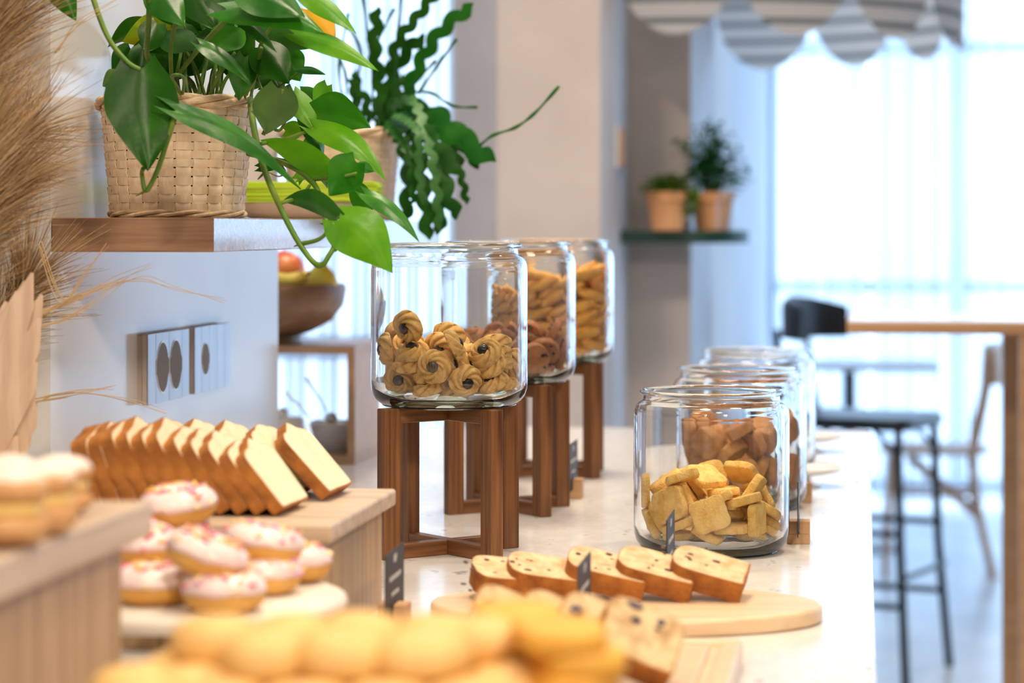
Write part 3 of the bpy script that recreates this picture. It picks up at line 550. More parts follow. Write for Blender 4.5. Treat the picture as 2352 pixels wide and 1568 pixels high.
def stand(p, ang, label):
    t = thing('jar_stand', Vector((p.x, p.y, CT)), label, 'stand', 'walnut jar stands', (0, 0, ang))
    H, L, W, T = .170, .094, .022, .0165
    for k in range(4):
        a = PI / 2 * k; R = RZ(a)
        MB().box(R @ Vector((L - W / 2, 0, H / 2)), (W, T, H), R).build('leg', m_walnut, t, 0, .0012, world=False)
    for k, z in ((0, H - .0085), (1, H - .0085), (0, .0085), (1, .0085)):
        R = RZ(PI / 2 * k); l = 2 * L - 2 * W
        if k == 0:
            MB().box((0, 0, z), (l, T * .92, .0165), R).build('cross_beam', m_walnutx, t, 0, .001, world=False)
        else:
            for sgn in (-1, 1):
                l2 = (l - T * .92) / 2
                MB().box(R @ Vector((sgn * (T * .46 + l2 / 2), 0, z)), (l2, T * .92, .0165), R).build('cross_beam', m_walnuty, t, 0, .001, world=False)
    return t
HS = .1702
JL = [at(1032, 900, 2.775), at(1166, 900, 3.20), at(1274, 900, 3.67)]
JR = [at(1634, 900, 2.80), at(1698, 900, 3.24), at(1738, 900, 3.72)]
for p, a, lab in zip(JL, (-.79, -.86, -.72), ('walnut cross-frame stand under the jam biscuit jar', 'walnut cross-frame stand under the chocolate chip biscuit jar', 'walnut cross-frame stand under the jar of golden finger biscuits')):
    stand(p, a, lab)
jar(JL[0], HS, 'open glass jar of jam-centred swirl biscuits on the nearest walnut stand')
jar(JL[1], HS, 'open glass jar of chocolate chip biscuits on the middle walnut stand')
jar(JL[2], HS, 'open glass jar full of golden finger biscuits on the farthest walnut stand')
jar(JR[0], 0.0007, 'open glass jar of pale shortbread squares standing directly on the counter')
jar(JR[1], 0.0007, 'open glass jar full of brown biscuits on the counter behind the shortbread jar')
jar(JR[2], 0.0007, 'open glass jar on the counter farthest back in the row of low jars')

m_swirl = M('swirl_biscuit', (.60, .33, .085), (.82, .54, .19), 130, .75, .3, 500, rnd_v=.12, ramp=(.3, .55), sss=.05)
m_jam = M('dark_jam', (.014, .004, .006), None, rough=.2, coat=.5)
m_short = M('shortbread', (.86, .49, .105), (.97, .67, .21), 120, .8, .7, 500, rnd_v=.07, ramp=(.3, .6), sss=.06)
m_brownb = M('brown_biscuit', (.44, .185, .06), (.58, .28, .10), 90, .75, .35, 380, rnd_v=.14, ramp=(.3, .6))
m_choc = M('cocoa_biscuit', (.27, .10, .038), (.43, .185, .07), 90, .72, .4, 400, rnd_v=.14, ramp=(.3, .6))
m_chip = M('chocolate_chip', (.022, .010, .007), None, rough=.35)
m_finger = M('golden_biscuit', (.70, .31, .045), (.88, .49, .10), 80, .7, .35, 400, rnd_v=.10, ramp=(.3, .6))
def nz(p, f, a, s=0): return a * mnoise.noise(Vector(p) * f + Vector((s, s * 2.1, s * .7)))
def swirl_mesh(seed):
    m = MB(); n = 84; R = .0192; vs = []; fs = []
    prof = [(.20, .0070), (.30, .0100), (.42, .0118), (.55, .0120), (.68, .0110), (.80, .0093), (.91, .0066), (.98, .0040), (1.0, .0018), (.985, .0), (.55, -.0008), (.01, -.0008)]
    fine = []
    for j in range(9):
        for q in range(3): fine.append((prof[j][0] + (prof[j + 1][0] - prof[j][0]) * q / 3, prof[j][1] + (prof[j + 1][1] - prof[j][1]) * q / 3))
    nt = len(fine); prof = fine + prof[9:]
    for j, (r, z) in enumerate(prof):
        for k in range(n):
            a = 2 * PI * k / n; rid = abs(math.sin(3.5 * (a + 2.6 * r))) if j < nt else .5
            rr = R * r * (1 + (.09 * (rid - .6) * min(1, (r - .3) * 3) if .3 < r and j < nt else 0)); q = Vector((rr * math.cos(a), rr * math.sin(a), z + (.0042 * (rid - .72) * min(1, (r - .18) * 5) if 0 < j < nt - 3 else 0) - .006))
            q *= 1 + nz(q, 260, .014, seed) + nz(q, 50, .03, seed + 3); vs.append(q)
    for j in range(len(prof) - 1):
        for k in range(n):
            k2 = (k + 1) % n; fs.append((j * n + k, (j + 1) * n + k, (j + 1) * n + k2, j * n + k2))
    return m.add(vs, fs)
def blob(w, d, h, rr, seed, n=40, rough=.00045, sq=3.2):
    """Rounded biscuit slab with uneven edges."""
    m = MB(); prof = [(.01, -1), (.55, -1), (.95, -1), (.99, -.8), (1.0, -.1), (.995, .5), (.97, .88), (.92, 1), (.5, 1.03), (.01, 1.02)]; vs = []; fs = []
    for j, (r, z) in enumerate(prof):
        for k in range(n):
            a = 2 * PI * k / n; c, s = math.cos(a), math.sin(a)
            g = (abs(c) ** sq + abs(s) ** sq) ** (-1 / sq)
            q = Vector((c * g * r * w / 2, s * g * r * d / 2, z * h / 2))
            q += Vector((nz(q, 150, rough * 2, seed), nz(q, 150, rough * 2, seed + 5), nz(q, 120, rough * 1.6, seed + 9))) + q * nz((c, s, 0), 1.5, .06, seed)
            vs.append(q)
    for j in range(len(prof) - 1):
        for k in range(n):
            k2 = (k + 1) % n; fs.append((j * n + k, j * n + k2, (j + 1) * n + k2, (j + 1) * n + k))
    return m.add(vs, fs)
def finger_mesh(seed):
    m = MB(); n = 14; vs = []; fs = []; ns = 16
    for j in range(ns + 1):
        u = j / ns; x = (u - .5) * .068; r = max(.0002, math.sin(PI * min(max(u, .0), 1)) ** .45) * (1 + .10 * math.sin(u * 40))
        for k in range(n):
            a = 2 * PI * k / n; vs.append(Vector((x, r * .0098 * math.cos(a) + .002 * math.sin(u * PI) * 0, r * .0086 * math.sin(a))) * (1 + nz((u, a, 0), 3, .05, seed)))
    for j in range(ns):
        for k in range(n):
            k2 = (k + 1) % n; fs.append((j * n + k, j * n + k2, (j + 1) * n + k2, (j + 1) * n + k))
    return m.add(vs, fs)
def fill(p, h0, data, protos, name, label, cat, group, floor=.0098):
    for i, (x, y, z, qw, qx, qy, qz) in enumerate(data):
        pr = protos[i % len(protos)]
        o = pr[0].copy(); COL.objects.link(o)
        o.rotation_mode = 'QUATERNION'; o.rotation_quaternion = (qw, qx, qy, qz); o.location = (p.x + x, p.y + y, CT + h0 + floor + z)
        tag(o, label, cat, group); o.name = name
        for ch in pr[1:]:
            c = ch.copy(); COL.objects.link(c); c.parent = o
def proto(*obs):
    return obs
def drop(protos):
    for pr in protos:
        for o in reversed(pr): bpy.data.objects.remove(o, do_unlink=True)
sw = []
for s in range(3):
    a = swirl_mesh(s * 7).build('biscuit', m_swirl, smooth=175)
    b = MB().ball((0, 0, .0046), .0068, 16, 8, (1, .95, .62), lambda q: 1 + nz(q, 200, .12, s)).build('jam_centre', m_jam, a, 175); sw.append((a, b))
fill(JL[0], HS, SIM['swirl'], sw, 'swirl_biscuit', 'swirled biscuit with dark jam centre in the jar on the nearest walnut stand', 'biscuit', 'swirl biscuits in the nearest stand jar'); drop(sw)
ch = []
for s in range(2):
    a = blob(.0435, .0435, .0105, 0, s + 20, 32, .0006, 2.0).build('biscuit', m_choc, smooth=60); c = MB(); r2 = random.Random(s)
    for k in range(22):
        g = r2.uniform(0, 6.3); r = .019 * math.sqrt(r2.random()); c.ball((r * math.cos(g), r * math.sin(g), r2.choice((.0053, -.0050))), r2.uniform(.0014, .0026), 7, 5)
    ch.append((a, c.build('chocolate_chips', m_chip, a, 175)))
fill(JL[1], HS, SIM['chip'], ch, 'chocolate_chip_biscuit', 'brown chocolate chip biscuit in the jar on the middle walnut stand', 'biscuit', 'chocolate chip biscuits in the middle stand jar'); drop(ch)
fi = [(finger_mesh(s).build('biscuit', m_finger, smooth=175),) for s in range(2)]
fill(JL[2], HS, SIM['finger'], fi, 'finger_biscuit', 'golden finger biscuit in the jar on the farthest walnut stand', 'biscuit', 'golden finger biscuits in the farthest stand jar'); drop(fi)
so = [(blob(.041, .038, .0095, 0, s + 40, 48, .00035, 5.5 if s else 4).build('biscuit', m_short, smooth=60),) for s in range(4)]
fill(JR[0], .0007, SIM['short'], so, 'shortbread_square', 'pale golden shortbread square in the jar standing on the counter', 'biscuit', 'shortbread squares in the nearest counter jar'); drop(so)
br = [(blob(.047, .041, .0175, 0, s + 60, 36, .0004, 3).build('biscuit', m_brownb, smooth=60),) for s in range(3)]
fill(JR[1], .0007, SIM['brown'], br, 'brown_biscuit', 'thick brown biscuit in the counter jar behind the shortbread', 'biscuit', 'brown biscuits in the second counter jar')
fill(JR[2], .0007, SIM['brown2'], br, 'brown_biscuit', 'thick brown biscuit in the farthest counter jar', 'biscuit', 'brown biscuits in the farthest counter jar'); drop(br)

# ---- little signs: wooden block with a black card
m_card = M('black_card', (.022, .021, .023), None, rough=.55)
m_print = M('white_print', (.62, .62, .62), None, rough=.7)
m_block = wood('sign_block_wood', (.48, .27, .13), (.60, .37, .20), 0, 16, .6)
def sign(p, label, ang=0.0, L=.098, marks=True, seed=0):
    t = thing('menu_sign', Vector((p.x, p.y, CT)), label, 'sign', 'small food signs', (0, 0, ang)); b = .027
    for sx in (-1, 1):
        MB().box((sx * (b / 4 + .0006), 0, b / 2 + .006), (b / 2 - .0012, b, b - .012), None).build('block_half', m_block, t, 0, .0006, world=False)
    MB().box((0, 0, .006), (b, b, .012)).build('block_base', m_block, t, 0, .0006, world=False)
    cdm = MB().box((0, 0, .0445), (.0011, L, .065)).build('card', m_card, t, 0, world=False)
    if marks:
        r2 = random.Random(seed)
        for z, n, hh, nm in ((.069, 3, .008, 'emblem'), (.052, 11, .0048, 'lettering'), (.037, 7, .0042, 'lettering')):
            mm = MB(); wdt = n * .0056
            for k in range(n):
                y = -wdt / 2 + (k + .5) * .0056
                mm.box((.00065, y, z), (.0003, .0012, hh)); mm.box((.00065, y + .0016, z + r2.choice((-1, 0, 1)) * hh * .38), (.0003, .0030, .0011))
                mm.box((.00065, y + .0030, z + r2.uniform(-.2, .2) * hh), (.0003, .0011, hh * .6))
            mm.build(nm, m_print, cdm, 0, world=False)
    return t
sign(at(906, 1400, 2.235), 'black card sign in a wooden block beside the pound cake riser', .02, seed=1)
sign(at(1342, 1400, 2.17), 'black card sign standing in front of the fruit loaf slices', .0, seed=2)
sign(at(1540, 1300, 2.50), 'black card sign between the fruit loaf and the shortbread jar', .0, seed=3)
sign(on(1834, 1246), 'thin card sign in a wooden block beside the shortbread jar', .01, seed=4)
sign(on(1842, 1152), 'card sign in a wooden block beside the brown biscuit jar', .0, seed=5)
sign(on(1316, 1143), 'small card sign in a wooden block beside the middle walnut stand', .0, seed=6)

# ---- small white footed plates at the back
def footed_plate(p, label):
    t = thing('footed_plate', Vector((p.x, p.y, CT)), label, 'plate', 'small white footed plates')
    MB().lathe([(.0005, .021), (.03, .021), (.049, .0255), (.0545, .0285), (.056, .0282), (.05, .0235), (.03, .0185), (.0005, .0185)], 48).build('dish', m_porc, t, 50, world=False)
    MB().lathe([(.0005, .0187), (.009, .0187), (.0075, .011), (.012, .004), (.024, .002), (.0245, 0), (.0005, 0)], 32).build('foot', m_porc, t, 50, world=False)
footed_plate(at(1848, 1100, 3.49), 'white footed plate beside the brown biscuit jar')
footed_plate(at(1862, 1020, 4.03), 'white footed plate at the far end of the counter')

# ================================================================ boards, risers, cakes
m_crust = M('cake_crust', (.20, .058, .007), (.47, .18, .03), 45, .7, .5, 220, ramp=(.3, .65), rnd_v=.06)
m_crumb = M('yellow_cake_crumb', (.77, .68, .45), (.84, .76, .55), 70, .85, .35, 500, ramp=(.3, .6), sss=.08)
m_fcrust = M('loaf_crust', (.22, .062, .008), (.47, .175, .028), 50, .7, .5, 260, ramp=(.3, .65), rnd_v=.06)
m_fcrumb = M('fruit_loaf_crumb', (.55, .34, .16), (.77, .57, .34), 75, .85, .5, 500, ramp=(.3, .6))
m_raisin = M('dark_raisin', (.045, .016, .022), (.13, .05, .04), 80, .5, .4, 200)
m_bcrumb = M('blueberry_crumb', (.42, .25, .11), (.76, .57, .33), 70, .85, .5, 500, ramp=(.3, .6))
m_blue = M('baked_blueberry', (.022, .02, .05), (.05, .04, .09), 80, .4, .3, 200)
def loaf_outline(w, h, dome, n=40, peak=0.0, seed=0):
    """Cross-section of a loaf, x across, y up from the base."""
    o = [(-w * .44, 0), (-w * .2, 0), (w * .2, 0), (w * .44, 0), (w * .47, h * .05), (w * .49, h * .45), (w * .5, h * .72)]
    for k in range(n + 1):
        a = PI * k / n; x = math.cos(a); y = math.sin(a)
        o.append((w * .5 * math.copysign(abs(x) ** .75, x), h * .78 + dome * y ** .8 + peak * max(0, 1 - abs(x) * 3.2) + .0012 * mnoise.noise(Vector((x * 4, seed, 0)))))
    o += [(-w * .5, h * .72), (-w * .49, h * .45), (-w * .47, h * .05)]
    return o
def slice_of(name, label, group, outl, th, mc, mk, loc, rot, fruit=None, fm=None, seed=0, fr=.0024, nf=14, part='raisins'):
    """Slice lying in its local XY plane (outline), thickness along Z. Crumb is the thing, crust and fruit are parts."""
    cx = sum(p[0] for p in outl) / len(outl); cy = sum(p[1] for p in outl) / len(outl); c = 2.0 / 1000
    ro = random.Random(seed + 5); outl = [(cx + (x - cx) * (1 + .016 * mnoise.noise(Vector((x * 90, y * 90, seed)))), cy + (y - cy) * (1 + .016 * mnoise.noise(Vector((x * 90, y * 90, seed + 4))))) for x, y in outl]
    inn = [(cx + (x - cx) * .965, cy + (y - cy) * .965) for x, y in outl]
    o = MB().prism(inn, -th / 2, th / 2).build(name, mc, smooth=40)
    o.location = loc; o.rotation_euler = rot.to_euler() if hasattr(rot, 'to_euler') else rot
    tag(o, label, 'cake slice', group)
    n = len(outl); vs = []; fs = []
    for zz in (-th / 2 + .0004, th / 2 - .0004):
        for x, y in outl: vs.append((x, y, zz))
        for x, y in inn: vs.append((cx + (x - cx) * .99, cy + (y - cy) * .99, zz * 1.0))
    for i in range(n):
        j = (i + 1) % n
        fs += [(i, j, 2 * n + j, 2 * n + i), (n + j, n + i, 3 * n + i, 3 * n + j), (i, n + i, n + j, j), (2 * n + i, 2 * n + j, 3 * n + j, 3 * n + i)]
    MB().add(vs, fs).build('crust', mk, o, 50, world=False)
    if fm is not None:
        r2 = random.Random(seed); m = MB()
        for k in range(nf):
            a = r2.uniform(0, 6.3); r = math.sqrt(r2.random()) * .8
            x = cx + r * math.cos(a) * (max(p[0] for p in outl) - cx) * .85; y = cy + r * math.sin(a) * (max(p[1] for p in outl) - cy) * .85
            s = r2.uniform(.5, 1.3) * fr
            m.ball((x, y, r2.choice((1, 1, -1)) * th / 2), s, 8, 5, (r2.uniform(.8, 1.6), r2.uniform(.7, 1.2), .45))
        m.build(part, fm, o, 175, world=False)
    return o

# ---- oval board with fruit loaf slices
BT = .0165
pc = at(1437, 1385, 2.31)
ob = MB().prism([(x, y) for x, y in ell(.187, .110, 80)], 0, BT, None, (0, 0, 0)).build('serving_board', m_maple, smooth=40, bevel=.004, world=False, segs=3)
ob.location = (pc.x, pc.y, CT); ob.rotation_euler = (0, 0, TH - .05); tag(ob, 'oval pale wooden board under the fruit loaf slices', 'board')
# five slices: pixel of centre, width px, tilt sideways, yaw
FL = [(1150, 1322, 128, -6, 12, -.004), (1245, 1318, 180, -9, 4, -.002), (1385, 1320, 195, -13, -4, .001), (1500, 1328, 190, -14, -8, .001), (1622, 1332, 178, -15, -10, .001)]
ordn = ('leftmost, smallest', 'second', 'middle', 'fourth', 'rightmost')
for i, (px, py, wp, ta, yaw, dz) in enumerate(FL):
    d = 2.335; wd = wp / F * d / math.cos(math.radians(ta)); hh = .062
    out = [(-y + wd * .5, x) for x, y in loaf_outline(.062, wd * .86, .014 + .10 * wd, 24, 0, i)]
    R = Matrix.Rotation(TH + math.radians(yaw), 3, 'Z') @ Matrix.Rotation(math.radians(-ta), 3, 'Y') @ Matrix.Rotation(math.radians(13), 3, 'X')
    p = at(px, py, d); p.z = CT + BT + .0235 + dz
    slice_of('fruit_loaf_slice', ('%s slice of fruit loaf on the oval board, dotted with raisins' % ordn[i]) if i else 'leftmost and smallest slice of fruit loaf on the oval board', 'fruit loaf slices', out, .021, m_fcrumb, m_fcrust, p, R, True, m_raisin, i + 3, .0025, 8)
m_crumbs = M('golden_crumbs', (.55, .26, .07), (.72, .42, .15), 60, .8)

# ---- grooved rectangular board with blueberry cake slices
gz = .022; far = on(1706, 1466, gz); X1 = far.x; Y1 = far.y; X0 = X1 - .31; Y0 = Y1 - .30
gb = thing('grooved_board', ((X0 + X1) / 2, (Y0 + Y1) / 2, CT), 'rectangular wooden carving board with a groove under the blueberry cake', 'board')
MB().lohi((X0 + .018, Y0 + .018, CT), (X1 - .018, Y1 - .018, CT + gz - .004)).build('panel', m_maple, gb, 0)
for a, b in (((X0, Y0), (X1, Y0 + .018)), ((X0, Y1 - .018), (X1, Y1)), ((X0, Y0 + .018), (X0 + .018, Y1 - .018)), ((X1 - .018, Y0 + .018), (X1, Y1 - .018))):
    MB().lohi((*a, CT), (*b, CT + gz)).build('raised_edge', m_maple, gb, 0, .003)
MB().lohi((X0 + .026, Y0 + .026, CT + gz - .004), (X1 - .026, Y1 - .026, CT + gz)).build('carving_surface', m_maple, gb, 0, .003)
BL = [(1140, 1425, 1.92, 140, 35, 0), (1240, 1424, 1.90, 120, 34, 1), (1345, 1428, 1.88, 150, 34, 2), (1465, 1470, 1.85, 190, 28, 3)]
on2 = ('leftmost', 'second', 'third', 'rightmost, nearest')
for px, py, d, wp, tx, i in BL:
    wd = wp / F * d; hh = .058; out = [(x, y - hh * .5) for x, y in loaf_outline(wd, hh, .014, 24, 0, i + 9)]
    R = Matrix.Rotation(TH - .1 + .05 * i, 3, 'Z') @ Matrix.Rotation(math.radians(22), 3, 'Y') @ Matrix.Rotation(math.radians(tx + 12), 3, 'X')
    p = at(px, py, d); p.z = CT + gz + .035
    slice_of('blueberry_cake_slice', '%s slice of blueberry cake on the grooved carving board' % on2[i], 'blueberry cake slices', out, .022, m_bcrumb, m_fcrust, p, R, True, m_blue, i + 33, .0040, 4, 'blueberries')

# ---- wooden risers (open boxes)
def riser(x0, x1, y0, y1, ztop, tb, label, mtop, mside, inset=.012, th=.014, group=None):
    t = thing('display_riser', ((x0 + x1) / 2, (y0 + y1) / 2, CT), label, 'riser', group)
    MB().lohi((x0, y0, CT + ztop - tb), (x1, y1, CT + ztop)).build('top_board', mtop, t, 0, .0028, segs=2)
    a, b, c, d = x0 + inset, x1 - inset, y0 + inset, y1 - inset; z = CT + ztop - tb
    MB().lohi((b - th, c, CT), (b, d, z)).build('side_panel', mside, t, 0, .001)
    MB().lohi((a, c, CT), (a + th, d, z)).build('side_panel', mside, t, 0, .001)
    MB().lohi((a + th, c + .002, z - .016), (b - th, c + .016, z)).build('front_rail', mside, t, 0, .001)
    MB().lohi((a + th, c + .002, CT), (b - th, c + .016, CT + .014)).build('front_rail', mside, t, 0, .001)
    return t
# pound cake riser
RZ1 = .115; c1 = at(752, 1205, F * (.374 - RZ1) / (1205 - YH)); c2 = at(918, 1122, F * (.374 - RZ1) / (1122 - YH))
rx1 = (c1.x + c2.x) / 2; ry0 = c1.y; ry1 = max(c2.y, c1.y + .25)
riser(rx1 - .40, rx1, ry0, ry1, RZ1, .0165, 'open wooden riser carrying the row of pound cake slices', m_oakx, m_oakz)
# nearest riser at the left
RZ2 = .176; c3 = at(352, 1152, 1.75); 
riser(c3.x - .30, c3.x, c3.y - .34, c3.y, RZ2, .025, 'open wooden riser carrying the sugared cream pastries', m_oak, m_oakz, .018, .02)

# ---- pound cake slices, two rows leaning over
PT = CT + RZ1; sw_, sh_ = .096, .079
def pound(px, d, lean, back, label, i, hs=1.0, th=.0127):
    out = loaf_outline(sw_, sh_ * hs, .013, 24, .006 + .003 * math.sin(i * 2.7), i)
    # outline x -> depth, y -> up; thickness along +X; lean the top towards -X
    B = Matrix(((0, 0, 1), (1, 0, 0), (0, 1, 0)))
    R = Matrix.Rotation(math.radians(-1.5), 3, 'Z') @ Matrix.Rotation(math.radians(-lean), 3, 'Y') @ B
    p = at(px, 1180, d); p.z = PT + th / 2 * math.sin(math.radians(lean)) + .0006
    return slice_of('pound_cake_slice', label, 'pound cake slices', out, th, m_crumb, m_crust, p, R)
num = ('first', 'second', 'third', 'fourth', 'fifth', 'sixth', 'seventh', 'eighth', 'ninth', 'tenth', 'eleventh', 'twelfth')
nfr = 11; dmid = c1.y + .062
for i in range(nfr):
    f = i / (nfr - 1)
    pound(258 + 412 * f, 2.205 + .012 * (1 - f) , 15 + 23 * f ** .8, 0, ('%s slice from the left in the front row of yellow pound cake' % num[i]) if i < nfr - 1 else 'rightmost slice of the front pound cake row, its pale face showing', i, .86 + .22 * math.sin(PI * min(1, .12 + f * .95)) ** 1.0 + .025 * math.sin(i * 4.1), .0160 * math.cos(math.radians(15 + 23 * f ** .8)))
for i in range(5):
    f = i / 4
    pound(455 + 320 * f, 2.325, 30 + 12 * f, 1, ('%s slice from the left in the back row of pound cake' % num[i]) if i < 4 else 'separate pound cake slice lying at the right end of the riser', i + 20)

# ---- donuts on a round raised board
m_dough = M('donut_dough', (.66, .32, .06), (.80, .46, .12), 30, .6, .15, 120, ramp=(.3, .7), sss=.05)
m_icing = M('pale_pink_icing', (.80, .60, .60), (.86, .70, .68), 25, .35, .08, 60, coat=.2)
def sprinkle_mat():
    m, nt, b, N, L = nodes_of('sugar_sprinkles'); g = N.new('ShaderNodeNewGeometry'); cr = N.new('ShaderNodeValToRGB'); cr.color_ramp.interpolation = 'CONSTANT'
    e = cr.color_ramp.elements; e[0].color = (.75, .18, .32, 1); e[1].position = .3; e[1].color = (.9, .55, .12, 1)
    x = e.new(.55); x.color = (.80, .38, .62, 1); x = e.new(.8); x.color = (.92, .75, .40, 1)
    L.new(g.outputs['Random Per Island'], cr.inputs[0]); L.new(cr.outputs[0], b.inputs['Base Color']); b.inputs['Roughness'].default_value = .4; return m
m_spr = sprinkle_mat()
DZ = .079; dc = at(430, 1370, 1.95)
db = thing('round_cake_stand', (dc.x, dc.y, CT), 'round pale wooden stand piled with iced donuts', 'cake stand')
MB().lathe([(.0005, DZ), (.122, DZ), (.1275, DZ - .0025), (.1295, DZ - .007), (.1275, DZ - .0115), (.122, DZ - .014), (.0005, DZ - .014)], 72, (dc.x, dc.y, CT)).build('plate', M('whitened_wood', (.72, .64, .55), (.80, .74, .66), 8, .5, .05, 40), db, 50)
MB().lathe([(.0005, DZ - .014), (.022, DZ - .014), (.018, .05), (.02, .02), (.055, .006), (.056, 0), (.0005, 0)], 40, (dc.x, dc.y, CT)).build('foot', m_oakz, db, 50)
def donut_parts(seed):
    RM, rm = .0172, .0150
    fn = lambda q, a, r, z: Vector((q.x, q.y, q.z * .95)) * (1 + nz((math.cos(a), math.sin(a), z * 30), 1.6, .05, seed))
    tor = [(RM + rm * math.cos(2 * PI * k / 16), rm * math.sin(2 * PI * k / 16)) for k in range(17)]
    a = MB().lathe(tor, 40, fn=fn).build('donut', m_dough, smooth=175)
    ic = []
    for k in range(11):
        g = math.radians(2 + 176 * k / 10); ic.append((RM + (rm + .0012) * math.cos(g), (rm + .0012) * math.sin(g)))
    def f2(q, an, r, z):
        wv = .0022 * mnoise.noise(Vector((math.cos(an) * 2, math.sin(an) * 2, seed)))
        return fn(Vector((q.x, q.y, q.z + (wv if z < .004 else 0) + .0004)), an, r, z)
    b = MB().lathe(ic, 40, fn=f2).build('icing', m_icing, a, 175)
    s = b.modifiers.new('solid', 'SOLIDIFY'); s.thickness = .0014; s.offset = -1
    r2 = random.Random(seed); m = MB()
    for k in range(46):
        an = r2.uniform(0, 6.3); g = math.radians(r2.uniform(10, 150)); rr = RM + (rm + .0019) * math.cos(g); z = (rm + .0019) * math.sin(g) * .92 + .0004
        R = Matrix.Rotation(r2.uniform(0, 3), 3, 'Z') @ Matrix.Rotation(r2.uniform(-.3, .3), 3, 'Y')
        m.box((rr * math.cos(an), rr * math.sin(an), z), (.0070, .0027, .0020), R)
    c = m.build('sprinkles', m_spr, b, 0); tag(c, kind='stuff')
    return a, b, c
dp = [donut_parts(s + 1) for s in range(3)]
top = DZ
DN = [(355, 1352, 1.90, 0, 'donut at the front left of the bottom layer on the round stand'), (516, 1360, 1.86, 0, 'donut at the front middle of the bottom layer on the round stand'),
      (600, 1325, 1.95, 0, 'donut in the bottom layer behind the front middle one'), (672, 1300, 2.02, 0, 'donut standing farthest right on the round stand'), (385, 1312, 2.02, 0, 'donut half hidden in the middle of the bottom layer'),
      (322, 1276, 1.96, 1, 'donut in the upper layer partly behind the nearest riser'), (474, 1270, 1.87, 1, 'large tilted donut in the middle of the pile'), (606, 1240, 1.96, 1, 'donut resting on top at the right of the pile'),
      (400, 1240, 2.03, 1, 'plain donut wedged under the topmost donut'), (408, 1172, 2.02, 2, 'topmost donut of the pile, beside the pound cake')]
for i, (px, py, d, lay, lab) in enumerate(DN):
    pr = dp[i % 3]; o = pr[0].copy(); COL.objects.link(o); p = at(px, py, d); sc_ = 1.0
    o.location = (p.x, p.y, CT + DZ + .0143 + lay * .0240 if i != 6 else CT + DZ + .0415); o.rotation_euler = (0.0 if lay == 0 else (.10 if i != 6 else .30), 0 if lay == 0 else (.05 if i != 7 else -.12), i * 1.3); o.scale = (1, 1, 1)
    tag(o, lab, 'donut', 'iced donuts on the round stand'); o.name = 'iced_donut'
    b = pr[1].copy(); COL.objects.link(b); b.parent = o
    c = pr[2].copy(); COL.objects.link(c); c.parent = b
for a, b, c in dp:
    for o in (c, b, a): bpy.data.objects.remove(o, do_unlink=True)

# ---- sugared pastries on the nearest riser
m_pastry = M('baked_pastry', (.52, .25, .09), (.72, .43, .2), 30, .7, .25, 150, ramp=(.3, .7))
m_sugar = M('icing_sugar', (.80, .70, .62), (.88, .82, .76), 60, .9, .4, 300)
m_cream = M('custard_cream', (.88, .62, .18), (.92, .72, .32), 30, .4)
def pastry(px, py, d, s, lab, seed, yaw, stack=0):
    p = at(px, py, d); z0 = CT + RZ2 + stack
    t = thing('cream_pastry', (p.x, p.y, z0), lab, 'pastry', 'sugared cream pastries')
    f = lambda q: 1 + nz(q, 40, .14, seed)
    MB().ball((p.x, p.y, z0 + .0125 * s), .027 * s, 22, 12, (1.0, .9, .45), f).build('lower_half', m_pastry, t, 175)
    MB().ball((p.x, p.y, z0 + .024 * s), .0235 * s, 22, 10, (1.0, .9, .32), f).build('custard', m_cream, t, 175)
    MB().ball((p.x, p.y, z0 + .035 * s), .0262 * s, 22, 12, (1, .9, .46), f).build('upper_half', m_pastry, t, 175)
    MB().ball((p.x, p.y, z0 + .0375 * s), .0250 * s, 22, 12, (.98, .88, .45), lambda q: 1 + nz(q, 90, .12, seed + 4)).build('sugar_dusting', m_sugar, t, 175)
for a in ((18, 1120, 1.50, 1.0, 'sugared cream pastry cut off by the left edge of the picture', 3, 0), (95, 1115, 1.56, .95, 'sugared cream pastry in the middle of the nearest riser', 5, 1), (140, 1110, 1.665, .85, 'sugared cream pastry farthest right on the nearest riser', 8, 2),
          (20, 1090, 1.64, .9, 'sugared cream pastry behind the others on the nearest riser', 11, 2)):
    pastry(*a)

# ---- heap of golden buns in the very front, on a low round basket tray
m_bun = M('golden_bun', (.78, .46, .14), (.88, .60, .24), 22, .55, .1, 70, ramp=(.3, .7), sss=.08)
m_biscake = M('orange_sponge', (.80, .38, .04), (.88, .50, .09), 26, .6, .15, 90, ramp=(.3, .7), sss=.06)
tz = .103; tc_ = at(840, 1560, 1.36)
tr = thing('bun_tray', (tc_.x, tc_.y, CT), 'raised wooden tray holding the heap of golden buns', 'tray')
MB().prism(rrect(.31, .19, .03), CT + tz - .014, CT + tz, RZ(TH), (tc_.x, tc_.y, 0)).build('tray_board', m_oakx, tr, 40, .003)
for sx in (-1, 1):
    for sy in (-1, 1):
        q = RZ(TH) @ Vector((sx * .12, sy * .07, 0)); MB().lathe([(.0005, 0), (.012, 0), (.010, tz - .014), (.0005, tz - .014)], 20, (tc_.x + q.x, tc_.y + q.y, CT)).build('leg', m_oakz, tr, 50)
def bun_mesh(seed, mat):
    def fn(q, a, r, z): return Vector((q.x, q.y * .86, q.z)) * (1 + nz(q, 30, .12, seed))
    prof = [(.0004, -.015), (.015, -.0145), (.0205, -.011), (.0232, -.004), (.0225, .004), (.0185, .0105), (.0115, .0140), (.005, .0150), (.0004, .0151)]
    return MB().lathe(prof, 28, fn=fn).build('golden_bun', mat, smooth=175)
bm = [bun_mesh(s * 5 + 2, m_bun) for s in range(4)]
